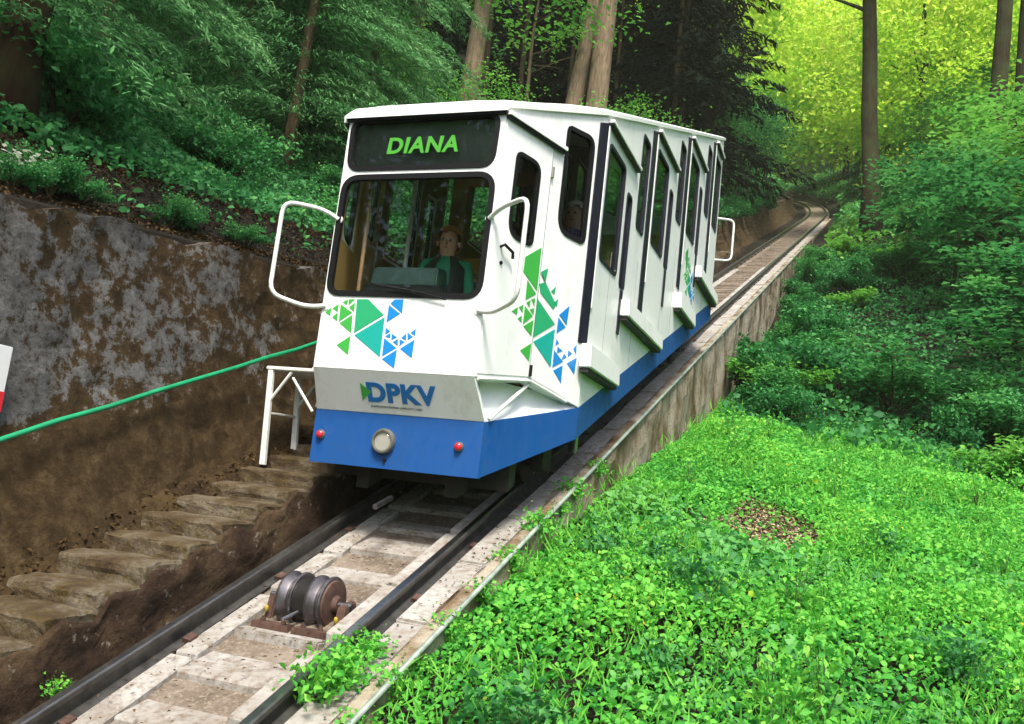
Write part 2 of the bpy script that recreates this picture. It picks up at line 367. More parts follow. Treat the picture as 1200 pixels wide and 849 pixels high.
# ------------------------------------------------------------------ the setting
def grid(name, xs, ys, zf, mat, follow=True):
    X, Y = np.meshgrid(xs, ys); XX = X+(cshift(Y) if follow else 0); Z = zf(XX, Y)
    nx, ny = len(xs), len(ys); vs = np.stack([XX, Y, Z], -1).reshape(-1, 3)
    fs = [(j*nx+i, j*nx+i+1, (j+1)*nx+i+1, (j+1)*nx+i) for j in range(ny-1) for i in range(nx-1)]
    return mk(name, vs, fs, mat, None, True)
xs = np.concatenate([np.linspace(-90, -16, 16), np.linspace(-15, -2.7, 26), [-2.6, -2.5, -2.3, -2.1, -1.95, -1.905, -1.895, 0, .84, .85, 1.1], np.linspace(1.3, 9, 30), np.linspace(10, 90, 22)])
ys = np.concatenate([np.linspace(-25, -4, 12), np.linspace(-3.5, 14, 71), np.linspace(14.5, 60, 60), np.linspace(62, 150, 30)])
tag(grid('ground', xs, ys, ground_z, FLOORF), kind='structure')

Y0T, Y1T = -3.2, 92.0
def runs(y0, y1):
    a = [y for y in np.arange(44, 93, 2.0) if y0 < y < y1]; return [y0]+a+[y1]
def sweep(prof, y0, y1, name, mat, parent, smooth=False, step=None, jit=0):
    # prof: closed list of (x, height above rail head), run along the line
    yy = runs(y0, y1) if step is None else list(np.arange(y0, y1, step))+[y1]
    n = len(prof); vs = []; fs = []
    for y in yy:
        for (x, h) in prof: vs.append((x+float(cshift(y)), y, S*y+h))
    for i in range(len(yy)-1):
        for k in range(n): fs.append((i*n+k, i*n+(k+1) % n, (i+1)*n+(k+1) % n, (i+1)*n+k))
    fs += [tuple(range(n)), tuple((len(yy)-1)*n+k for k in range(n))]
    return mk(name, vs, fs, mat, parent, smooth)

bed = sweep([(-.80, -.30), (.72, -.30), (.72, -.155), (-.72, -.155)], Y0T, Y1T, 'track_bed', BED, None); tag(bed, kind='structure')
track = tag(empty('funicular_track', (0, 0, 0)), 'steep narrow gauge funicular track on concrete with steel rails', 'railway track')
RP = [(-.062, -.138), (.062, -.138), (.062, -.128), (.011, -.112), (.011, -.040), (.031, -.030), (.031, -.004), (.026, 0), (-.026, 0), (-.031, -.004), (-.031, -.030), (-.011, -.040), (-.011, -.112), (-.062, -.128)]
for sx in (-.5, .5):
    r = sweep([(sx+a, b) for a, b in RP], Y0T, Y1T, 'rail', RAIL, track)
    sweep([(sx+a, b) for a, b in ((-.024, -.003), (.024, -.003), (.021, .002), (-.021, .002))], Y0T, Y1T, 'rail_head', RAILTOP, r)
# concrete steps between the rails: each slab is flatter than the line and ends in a low riser
def slabmesh(seed):
    r = random.Random(seed); j = lambda a: r.uniform(-a, a)
    run = .402; t = .075+j(.01)
    m = MB(); m.hexa([(-.27, 0, -.10), (.27, 0, -.10), (.27, run-.012, -.10+.16), (-.27, run-.012, -.10+.16), (-.27+j(.008), j(.01), t-.015), (.27+j(.008), j(.01), t-.015), (.27, run-.012, t+.075), (-.27, run-.012, t+.075)])
    me = meshd('slab', m.v, m.f, CONC)
    bm = bmesh.new(); bm.from_mesh(me); bmesh.ops.bevel(bm, geom=bm.edges[:], offset=.012, segments=1, affect='EDGES'); bm.to_mesh(me); bm.free()
    return me
slabs = [slabmesh(i) for i in range(5)]
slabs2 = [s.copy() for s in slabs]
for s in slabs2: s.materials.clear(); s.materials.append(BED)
k = 0
for i in range(-5, 118):
    y = -1.38+.402*i-.0
    if -1.05 < y < -.45 or y > 44: continue
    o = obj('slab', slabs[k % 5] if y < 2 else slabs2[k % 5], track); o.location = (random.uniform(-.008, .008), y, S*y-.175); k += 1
# long concrete beams against the rails, in lengths with gaps
def beammesh(w, h, L, seed):
    r = random.Random(seed); m = MB(); j = lambda: r.uniform(-.006, .006)
    m.hexa([(-w/2, 0, -.12), (w/2, 0, -.12), (w/2, L, -.12+S*L), (-w/2, L, -.12+S*L), (-w/2+j(), 0, h+j()), (w/2+j(), 0, h+j()), (w/2+j(), L, h+S*L+j()), (-w/2+j(), L, h+S*L+j())])
    me = meshd('concrete_beam', m.v, m.f, CONCW)
    bm = bmesh.new(); bm.from_mesh(me); bmesh.ops.bevel(bm, geom=bm.edges[:], offset=.010, segments=1, affect='EDGES'); bm.to_mesh(me); bm.free(); return me
bR = [beammesh(.105, 0, L, i) for i, L in enumerate((.62, .60, .78))]
for y, q in [(-2.55, 2), (-1.72, 0), (-.93, 1), (-.28, 2)]+[(.56+.84*i, 2) for i in range(22)]:
    o = obj('concrete_beam', bR[q], track); o.location = (.385, y, S*y-.045)
bL = [beammesh(.15, 0, L, i+9) for i, L in enumerate((.70, .52, .80))]
for y, q in [(-2.9, 2), (-2.05, 2), (-1.22, 0), (-.42, 1)]+[(.15+.86*i, 2) for i in range(22)]:
    o = obj('concrete_beam', bL[q], track); o.location = (-.352, y, S*y-.115)
def blockmesh(seed):
    r = random.Random(seed); j = lambda a=.008: r.uniform(-a, a); m = MB(); L = .775
    m.hexa([(.585, 0, -.2), (.80, 0, -.2), (.80, L, -.2+S*L), (.585, L, -.2+S*L), (.585+j(), j(), j()), (.80+j(), j(), j()), (.80+j(), L+j(), S*L+j()), (.585+j(), L+j(), S*L+j())])
    me = meshd('edge_block', m.v, m.f, CONCW)
    bm = bmesh.new(); bm.from_mesh(me); bmesh.ops.bevel(bm, geom=bm.edges[:], offset=.014, segments=2, affect='EDGES'); bm.to_mesh(me); bm.free(); return me
eb = [blockmesh(i) for i in range(6)]
for i in range(58):
    y = -3.0+.80*i; o = obj('edge_block', eb[i % 6], track); o.location = (0, y, S*y-.085)
# rail fastenings
m = MB(); m.v = [(-.095, 0, -.02), (-.095, 0, .02), (-.045, 0, .026), (-.03, 0, -.004), (.03, 0, -.004), (.045, 0, .026), (.095, 0, .02), (.095, 0, -.02)]; m.v = [(a, y, c) for y in (-.035, .035) for a, b, c in m.v]
m.f = [tuple(range(8)), tuple(range(15, 7, -1))]+[(i, (i+1) % 8, (i+1) % 8+8, i+8) for i in range(8)]
clip = meshd('rail_clip', m.v, m.f, RUST)
for sx in (-.5, .5):
    for i in range(45):
        y = -2.7+.80*i; o = obj('rail_clip', clip, track); o.location = (sx, y, S*y-.122); o.rotation_euler = (math.atan(S), 0, 0)

# retaining wall on the valley side
def rough(name, us, vs_, fn, mat, amp, parent=None):
    # displaced sheet with a back, fn(u,v,d)
    nu, nv = len(us), len(vs_); V = []
    for v in vs_:
        for u in us:
            d = amp*(math.sin(u*3.1+v*5.2)+math.sin(u*7.3-v*6.1+1)*.6+math.sin(u*17+v*13)*.3+random.uniform(-.7, .7))*.4
            V.append(fn(u, v, d))
    F = [(j*nu+i, j*nu+i+1, (j+1)*nu+i+1, (j+1)*nu+i) for j in range(nv-1) for i in range(nu-1)]
    return V, F, nu, nv
def solid_wall(name, us, vs_, fn, thick, mat, amp, parent=None):
    V, F, nu, nv = rough(name, us, vs_, fn, mat, amp); n = len(V)
    per = [i for i in range(nu)]+[j*nu+nu-1 for j in range(1, nv)]+[(nv-1)*nu+i for i in range(nu-2, -1, -1)]+[j*nu for j in range(nv-2, 0, -1)]
    V2 = [thick(p) for p in (V[i] for i in per)]
    m = len(per); F2 = [(per[i], per[(i+1) % m], n+(i+1) % m, n+i) for i in range(m)]
    F2.append(tuple(n+i for i in range(m)))
    return mk(name, V+V2, F+F2, mat, parent, False)
us = list(np.arange(-3.2, 14, .16))+list(np.arange(14, 46, .5))
w = solid_wall('retaining_wall', us, [0, .1, .3, .55, .8, 1.1, 1.4, 1.8, 2.3, 3.0], lambda y, v, d: (.925+d+float(cshift(y)), y, S*y-.055-v), lambda p: (p[0]-.11-max(0, 0), p[1], p[2]), WALLR, .035)
tag(w, 'stained concrete retaining wall holding up the track above the green bank', 'wall')
p = sweep([(.935+.017*math.cos(t), -.032+.017*math.sin(t)) for t in np.linspace(0, 2*math.pi, 9)[:-1]], -3.0, 30, 'edge_pipe', GALV, None, True)
tag(p, 'thin grey pipe running along the outer edge of the track wall', 'pipe')

# hillside retaining wall, stairs and the litter bank between them
wt = lambda y: max(2.12+.145*y, S*y+1.05)
us = list(np.arange(-3.4, 6, .13))+list(np.arange(6, 62, .8))
w = solid_wall('retaining_wall', us, list(np.linspace(0, 1, 19)), lambda y, v, d: (-1.80+.44*v**2.2+d+float(cshift(y)), y, (S*y-.3)*(v)+(wt(y)+.03*math.sin(y*5)+.02*math.sin(y*13))*(1-v)), lambda p: (p[0]-.16, p[1], p[2]), WALLM, .05)
tag(w, 'tall weathered grey concrete wall with brown moss above the stairs', 'wall')
us = list(np.arange(-3.4, 7, .1))
V, F, nu, nv = rough('t', us, list(np.linspace(0, 1, 9)), lambda y, v, d: (-1.38-.26*v+d*.5, y, S*y+.17+.20*v**1.2+d), TOE, .04)
tag(mk('soil_bank', V, F, TOE, None, True), kind='structure')

stairs = tag(empty('concrete_stairs', (-1.1, 0, 0)), 'worn concrete stairs climbing beside the track, covered with brown moss', 'stairs')
def stepmesh(seed):
    r = random.Random(seed); j = lambda a=.012: r.uniform(-a, a); nx, ny = 9, 4; V = []; Fc = []
    bm = bmesh.new()
    bmesh.ops.create_cube(bm, size=1)
    for v in bm.verts: v.co = Vector((v.co.x*.68, v.co.y*.345+.15, v.co.z*.30-.15))
    bmesh.ops.subdivide_edges(bm, edges=bm.edges[:], cuts=5, use_grid_fill=True)
    bmesh.ops.bevel(bm, geom=[e for e in bm.edges if e.calc_face_angle(0) > 1], offset=.014, segments=1, affect='EDGES')
    for v in bm.verts:
        if v.co.z > -.1: v.co.z -= .022*max(0, (.16-v.co.y)/.18)**1.5
        v.co += Vector((j(.006), j(.008), j(.006)))
    me = D.meshes.new('step'); bm.to_mesh(me); bm.free(); me.materials.append(STEPM); return me
sm = [stepmesh(i) for i in range(4)]
for i in range(-6, 70):
    y = -1.80+.322*i; o = obj('step', sm[i % 4], stairs); o.location = (random.uniform(-.015, .015), y, S*(y)+.285+random.uniform(-.008, .008))
us = list(np.arange(-3.3, 5, .075))+list(np.arange(5, 24, .5))
def side_top(y):
    q = (y+1.80+.02)/.322; f = q-math.floor(q); return S*(y-f*.322)+.285-.012-.075*max(0, (.3-f)/.3)-.02*f+.012*math.sin(y*9)
V, F, nu, nv = rough('s', us, list(np.linspace(0, 1, 14)), lambda y, v, d: (.385+d*.9-.035*v**3, y, (S*y-.16)*(1-v)+side_top(y)*v+d*.3), MOSSD, .028)
n0 = len(V); V += [(.30, V[i][1], V[i][2]-.004) for i in range((nv-1)*nu, nv*nu)]
F += [((nv-1)*nu+i, (nv-1)*nu+i+1, n0+i+1, n0+i) for i in range(nu-1)]
mk('mossy_side', V, F, MOSSD, stairs, True)

# green hand rope along the wall, with brackets
m = MB(); yy = np.arange(-3.2, 24, .4)
m.tube([(-1.62, y, S*y+1.065+.006*math.sin(y*9)) for y in yy], .0175, 10)
hr = m.build('handrail', GREENP, None, True); tag(hr, 'green tube handrail fixed along the mossy wall above the stairs', 'handrail')
for y in (-2.6, 2.4, 5.2, 8, 11): MB().tube([(-1.62, y, S*y+1.045), (-1.62, y, S*y+.99), (-1.83, y, S*y+.97)], .009, 6).build('bracket', RUST, hr)
sg = tag(empty('wall_sign', (-1.68, -1.73, .42)), 'white sign board with red print fixed to the mossy wall', 'sign')
MB().box(-.02, 0, -.22, .165, .10, .56).build('board', SIGNW, sg, bev=.004)
MB().box(.0015, .0045, -.20, .163, .17, .29).build('red_band', SIGNR, sg)
MB().box(-.14, -.021, -.1, -.06, .3, .34).build('bracket', GALV, sg)

# cable pulley in the middle of the track
pu = tag(empty('cable_pulley', (.03, -.62, -.305)), 'twin grooved steel cable pulley with rusty flange between the rails', 'pulley')
MB().tube([(-.33, 0, 0), (.30, 0, 0)], .022, 12).build('axle', STEEL, pu, True)
for x0, face in ((-.185, SHEAVE), (.035, SHEAVE)):
    s_ = MB().lathe([(.05, 0), (.172, 0), (.176, .006), (.176, .02), (.150, .045), (.140, .06), (.150, .075), (.178, .10), (.178, .112), (.172, .118), (.05, .118)], (x0, 0, 0), (1, 0, 0), 40).build('sheave', face, pu, True)
    MB().lathe([(.03, 0), (.155, 0), (.15, .012), (.06, .02), (.045, .05), (.03, .05)], (x0+.118, 0, 0), (1, 0, 0), 32).build('hub_plate', RUST if x0 > 0 else DKSTEEL, s_, True)
MB().lathe([(.05, 0), (.155, 0), (.155, .09), (.05, .09)], (-.066, 0, 0), (1, 0, 0), 36).build('spacer', DKSTEEL, pu, True)
for x0 in (-.31, .225):
    b_ = MB().hexa([(x0, -.10, -.19), (x0+.07, -.10, -.19), (x0+.07, .12, -.11), (x0, .12, -.11), (x0+.008, -.07, .0), (x0+.062, -.07, .0), (x0+.062, .07, .035), (x0+.008, .07, .035)]).build('bearing_block', RUST, pu, bev=.008)
    MB().lathe([(.010, 0), (.014, .012), (.014, .03), (.008, .04)], (x0+.035, -.11, -.10), (0, -.3, 1), 10).build('greaser', YELLOW, b_, True)
MB().box(-.33, .30, -.36, -.235, -.265, -.190).build('cross_sleeper', CONC, pu, bev=.012)
MB().box(-.30, -.02, -.235, -.14, -.21, -.150).build('base_plate', RUST, pu, bev=.006)
MB().box(.01, .27, -.235, -.14, -.21, -.150).build('base_plate', RUST, pu, bev=.006)
MB().tube([(-.05, -.25, -.11), (.02, -.02, -.02)], .012, 8).build('scraper_rod', STEEL, pu, True)
for x in (-.24, -.08, .07, .2): MB().lathe([(.018, 0), (.018, .02), (.01, .02), (.01, .035)], (x, -.19, -.152), (0, 0, 1), 6).build('bolt', RUST, pu)
MB().box(-.30, .28, .20, .30, -.06, .0).build('cross_sleeper', CONC, pu, bev=.012)

pu.scale = (.9, .9, .9)
# white trestle standing on the stairs beside the car
tr = tag(empty('trestle', (-1.30, .72, .55)), 'white steel trestle standing on the stairs against the front of the car', 'trestle')
MB().box(-.22, .30, -.06, .42, .715, .745).build('top_plate', STEELW, tr, bev=.006)
for y, mt in ((-.04, STEELW), (.36, STEELW)):
    ob = MB().hexa([(-.185+.04, y-.018, -.06+S*(y+.04)), (-.145+.05, y-.018, -.06+S*(y+.04)), (-.145+.05, y+.018, -.06+S*(y+.04)), (-.185+.04, y+.018, -.06+S*(y+.04)), (-.20, y-.018, .714), (-.155, y-.018, .714), (-.155, y+.018, .714), (-.20, y+.018, .714)]).build('leg', mt, tr, bev=.004)
    MB().tube([(-.165, y, .44), (.02, y, .705)], .013, 6).build('brace', mt, tr)
    MB().tube([(.04, y, .66), (.27, y, .40)], .012, 6).build('brace', mt, tr)
MB().tube([(-.15, -.04, .36), (-.15, .36, .38)], .012, 6).build('cross_bar', STEELW, tr)

# ------------------------------------------------------------------ the funicular car
car = tag(empty('funicular_car', (0, 0, 0)), 'white and blue stepped funicular car with large front window climbing the track', 'funicular car')
W, WF, YC, YE, YR = 1.005, .63, 1.19, 7.0, 8.15
TL = math.hypot(W-WF, YC); tx, ty = (W-WF)/TL, YC/TL
def fn_front(u, v, d): return (u, d, v)
def fn_side(sg): return lambda u, v, d: (sg*(W-d), u, v)
def fn_cab(sg): return lambda u, v, d: (sg*(WF+tx*u-ty*d), ty*u+tx*d, v)
RL = math.hypot(W-WF, YR-YE); qx, qy = (W-WF)/RL, (YR-YE)/RL
def fn_rear(sg): return lambda u, v, d: (sg*(W-qx*u-qy*d), YE+qy*u-qx*d, v)
TOP = 3.12
# front panel with destination box and windscreen
disp = rounded([(-.585, 2.695), (.575, 2.695), (.585, 3.085), (-.60, 3.085)], .10)
ws = rounded([(-.605, 1.75), (.60, 1.75), (.60, 2.64), (-.605, 2.64)], [.10, .12, .13, .13])
fp = panel('front_panel', [(-WF, 1.21), (WF, 1.21), (WF, TOP), (-WF, TOP)], [disp, ws], fn_front, 0, .035, WHITE, car)
def glazed(name, poly, fn, parent, glass, rub=.022, proud=-.008, gm=None):
    g = panel(name, grow(poly, -.004), [], fn, .012, .018, glass, parent)
    panel('rubber_gasket', grow(poly, .014), [grow(poly, -rub)], fn, proud, .028, gm or RUBBER, g)
    return g
ds = glazed('destination_window', disp, fn_front, car, GLASS)
panel('display_board', grow(disp, .003), [], fn_front, .040, .05, BLACK, ds)
text_part('lettering', 'DIANA', .125, LETG, ds, lambda x, y, z: (-.285+x, .009-z, 2.812+y), shear=.10, off=.028, width=.575, spacing=1.08)
wd = glazed('windscreen', ws, fn_front, car, GLASS, .026)
wp = MB().tube([(.36, -.028, 1.725), (.12, -.026, 1.775), (-.22, -.022, 1.82)], .007, 6).build('wiper', RUBBER, car)
MB().tube([(.12, -.03, 1.765), (-.02, -.018, 1.80), (-.26, -.018, 1.835)], .006, 6).build('wiper_blade', BLACK, wp)
# nose below the knee, tucked in, and the blue front skirt
YB = .18
def facet(name, a, b, c, d, mat, th=.03):
    a, b, c, d = map(Vector, (a, b, c, d)); n = (b-a).cross(d-a).normalized()*th
    m = MB().hexa([a, b, c, d, a+n, b+n, c+n, d+n]); return m.build(name, mat, car)
XB = .665
nose = MB().hexa([(-XB, YB, .93), (XB, YB, .93), (XB, YB+.04, .93), (-XB, YB+.04, .93), (-WF+.002, .001, 1.207), (WF-.002, .001, 1.207), (WF-.002, .05, 1.207), (-WF+.002, .05, 1.207)]).build('nose_panel', WHITE, car)
def fskirt(x, z): return (x, YB, z)
MB().hexa([(-XB, YB-.004, .545), (XB, YB-.004, .545), (XB, YB+.04, .545), (-XB, YB+.04, .545), (-XB, YB-.004, .926), (XB, YB-.004, .926), (XB, YB+.04, .926), (-XB, YB+.04, .926)]).build('front_skirt', BLUE, car)
nf = lambda x, y, z: (x, (1.21-(y))*YB/.28-(.0045+z)*.84, y-(.0045+z)*.54)
lg = empty('company_logo', (0, 0, 0)); lg.parent = car
text_part('lettering', 'DPKV', .128, LETB, lg, lambda x, y, z: nf(-.215+x, 1.005+y, z*.4), off=.045, width=.545, spacing=1.06)
text_part('small_lettering', 'DOPRAVN\u00cd PODNIK KARLOVY VARY', .014, LETK, lg, lambda x, y, z: nf(-.20+x, .972+y, z*.4), off=.006, width=.41)
tv = [nf(-.262, 1.125, 0), nf(-.18, 1.07, 0), nf(-.262, 1.012, 0)]; tv += [(a, b-.002, c-.001) for a, b, c in tv]
mk('green_triangle', tv, [(0, 1, 2), (5, 4, 3), (0, 1, 4, 3), (1, 2, 5, 4), (2, 0, 3, 5)], LG, lg)
LM = {'g': LG, 't': LT, 'c': LC, 'b': LB}
def logo(polys, fn, parent):
    e = empty('triangle_logo', (0, 0, 0)); e.parent = parent
    for c, ps in polys:
        panel('triangle', ps, [], fn, -.0035, -.0005, LM[c], e)
LOGO_F=[
('g',[(-0.597,1.613),(-0.550,1.648),(-0.552,1.586)]),
('g',[(-0.542,1.643),(-0.496,1.674),(-0.494,1.618)]),
('g',[(-0.534,1.578),(-0.493,1.613),(-0.485,1.549)]),
('g',[(-0.478,1.675),(-0.374,1.616),(-0.472,1.547)]),
('g',[(-0.464,1.689),(-0.424,1.713),(-0.424,1.671)]),
('g',[(-0.416,1.713),(-0.366,1.714),(-0.413,1.669)]),
('g',[(-0.362,1.689),(-0.360,1.622),(-0.406,1.654)]),
('g',[(-0.368,1.600),(-0.359,1.468),(-0.464,1.536)]),
('t',[(-0.350,1.715),(-0.258,1.717),(-0.117,1.608),(-0.335,1.469)]),
('c',[(-0.107,1.592),(-0.102,1.306),(-0.329,1.453)]),
('g',[(-0.462,1.376),(-0.360,1.446),(-0.358,1.310)]),
('b',[(-0.075,1.691),(-0.046,1.720),(0.023,1.722),(0.026,1.623)]),
('b',[(-0.086,1.680),(0.011,1.620),(-0.087,1.555)]),
('b',[(-0.087,1.441),(0.018,1.376),(-0.085,1.312)]),
('b',[(0.025,1.365),(0.022,1.232),(-0.082,1.293)]),
('b',[(0.149,1.440),(0.148,1.311),(0.048,1.372)]),
('b',[(-0.087,1.517),(-0.047,1.491),(-0.083,1.468)]),
('b',[(-0.043,1.481),(-0.040,1.443),(-0.081,1.454)]),
('b',[(-0.033,1.476),(0.012,1.451),(-0.029,1.431)]),
('b',[(0.020,1.440),(0.027,1.392),(-0.016,1.417)]),
('b',[(0.036,1.438),(0.076,1.421),(0.039,1.391)]),
('b',[(0.079,1.480),(0.086,1.432),(0.046,1.449)]),
('b',[(0.090,1.486),(0.134,1.461),(0.098,1.433)]),
('b',[(0.149,1.517),(0.151,1.467),(0.113,1.487)]),
]
LOGO_S=[
('g',[(0.556,2.270),(0.561,1.945),(0.379,2.037),(0.382,2.150)]),
('g',[(0.435,1.993),(0.553,1.920),(0.438,1.846)]),
('g',[(0.302,1.731),(0.364,1.776),(0.362,1.720)]),
('g',[(0.375,1.778),(0.422,1.808),(0.421,1.748)]),
('g',[(0.376,1.695),(0.415,1.727),(0.425,1.676)]),
('g',[(0.455,1.831),(0.498,1.861),(0.494,1.805)]),
('g',[(0.507,1.868),(0.547,1.887),(0.549,1.824)]),
('g',[(0.501,1.792),(0.551,1.814),(0.550,1.765)]),
('g',[(0.442,1.802),(0.543,1.753),(0.442,1.670)]),
('g',[(0.557,1.726),(0.555,1.607),(0.450,1.657)]),
('t',[(0.588,1.891),(0.829,1.759),(0.587,1.606)]),
('c',[(0.836,1.723),(0.833,1.432),(0.593,1.575)]),
('g',[(0.564,1.557),(0.560,1.423),(0.447,1.481)]),
('t',[(0.663,2.143),(0.649,2.036),(0.583,2.095)]),
('t',[(0.587,2.005),(0.657,2.038),(0.818,1.903),(0.790,1.862),(0.611,1.943)]),
('t',[(0.793,2.040),(0.784,1.975),(0.738,1.988)]),
('t',[(0.835,1.957),(0.831,1.894),(0.790,1.915)]),
('b',[(0.991,1.939),(0.979,1.786),(0.872,1.842)]),
('b',[(0.866,1.819),(0.968,1.768),(0.862,1.698)]),
('b',[(0.855,1.566),(0.982,1.504),(0.858,1.437)]),
('b',[(0.982,1.476),(0.986,1.338),(0.874,1.417)]),
('b',[(1.156,1.570),(1.147,1.437),(1.036,1.502)]),
('b',[(0.870,1.653),(0.906,1.630),(0.866,1.606)]),
('b',[(0.893,1.601),(0.962,1.583),(0.894,1.554)]),
('b',[(0.987,1.567),(1.023,1.546),(0.964,1.516)]),
('b',[(1.039,1.604),(1.091,1.588),(1.038,1.552)]),
('b',[(1.101,1.628),(1.137,1.670),(1.146,1.590)]),
]
LOGO_R=[
('g',[(5.011,3.679),(5.065,3.468),(4.892,3.516),(4.877,3.590)]),
('g',[(4.948,3.491),(5.062,3.452),(4.973,3.394)]),
('g',[(4.870,3.307),(4.918,3.342),(4.925,3.304)]),
('g',[(4.927,3.344),(4.964,3.367),(4.972,3.328)]),
('g',[(4.941,3.289),(4.971,3.313),(4.987,3.280)]),
('g',[(4.991,3.385),(5.023,3.409),(5.028,3.371)]),
('g',[(5.030,3.414),(5.062,3.429),(5.073,3.388)]),
('g',[(5.037,3.363),(5.077,3.382),(5.084,3.349)]),
('g',[(4.983,3.365),(5.079,3.340),(5.004,3.277)]),
('g',[(5.096,3.324),(5.113,3.244),(5.012,3.269)]),
('t',[(5.097,3.435),(5.326,3.367),(5.141,3.247)]),
('c',[(5.337,3.344),(5.382,3.151),(5.151,3.226)]),
('g',[(5.129,3.212),(5.146,3.122),(5.037,3.150)]),
('t',[(5.123,3.604),(5.128,3.535),(5.061,3.568)]),
('t',[(5.079,3.509),(5.134,3.536),(5.293,3.460),(5.275,3.431),(5.109,3.471)]),
('t',[(5.250,3.546),(5.253,3.504),(5.211,3.509)]),
('t',[(5.299,3.496),(5.305,3.455),(5.267,3.466)]),
('b',[(5.434,3.495),(5.448,3.396),(5.349,3.424)]),
('b',[(5.347,3.409),(5.442,3.383),(5.363,3.329)]),
('b',[(5.379,3.242),(5.497,3.212),(5.402,3.157)]),
('b',[(5.502,3.193),(5.528,3.102),(5.420,3.145)]),
('b',[(5.632,3.269),(5.647,3.182),(5.543,3.215)]),
('b',[(5.377,3.301),(5.412,3.288),(5.381,3.269)]),
('b',[(5.405,3.268),(5.467,3.262),(5.414,3.237)]),
('b',[(5.491,3.253),(5.525,3.243),(5.480,3.218)]),
('b',[(5.529,3.282),(5.575,3.276),(5.536,3.248)]),
('b',[(5.576,3.302),(5.600,3.333),(5.621,3.281)]),
]

logo(LOGO_F, fn_front, car)
logo([l for l in LOGO_S if max(p[0] for p in l[1]) < .577], lambda u, v, d: fn_cab(1)(u, v, d-.006), car)
logo([l for l in LOGO_S if min(p[0] for p in l[1]) > .586], fn_cab(1), car)
logo([l for l in LOGO_S if max(p[0] for p in l[1]) >= .577 and min(p[0] for p in l[1]) <= .586], lambda u, v, d: fn_cab(1)(u, v, d-.0062), car)
logo(LOGO_R, fn_side(1), car)
# headlamp and markers
hl = MB().lathe([(.088, 0), (.090, -.03), (.080, -.045), (.068, -.045), (.066, -.02)], (-.07, YB-.004, .735), (0, 1, 0), 28).build('headlamp', BEZEL, car, True)
MB().lathe([(.066, -.018), (.045, .012), (.015, .024)], (-.07, YB-.016, .735), (0, 1, 0), 24).build('reflector', LAMPREF, hl, True)
MB().lathe([(.012, -.01), (.014, .0), (.012, .012)], (-.07, YB-.022, .735), (0, 1, 0), 12).build('bulb', DESK, hl, True)
MB().lathe([(.067, 0), (.055, -.012), (.03, -.018), (.008, -.02)], (-.07, YB-.045, .735), (0, 1, 0), 24).build('lens', GLASSL, hl, True)
for x in (-.595, .505):
    ml = MB().lathe([(.034, 0), (.034, -.012), (.030, -.018)], (x, YB-.004, .745), (0, 1, 0), 18).build('marker_light', BEZEL, car, True)
    MB().lathe([(.027, -.016), (.026, -.03), (.018, -.038), (.006, -.041)], (x, YB-.004, .745), (0, 1, 0), 18).build('lens', RED, ml, True)
MB().lathe([(.012, 0), (.012, -.02)], (-.05, YB-.004, .605), (0, 1, 0), 10).build('socket', RUBBER, car)

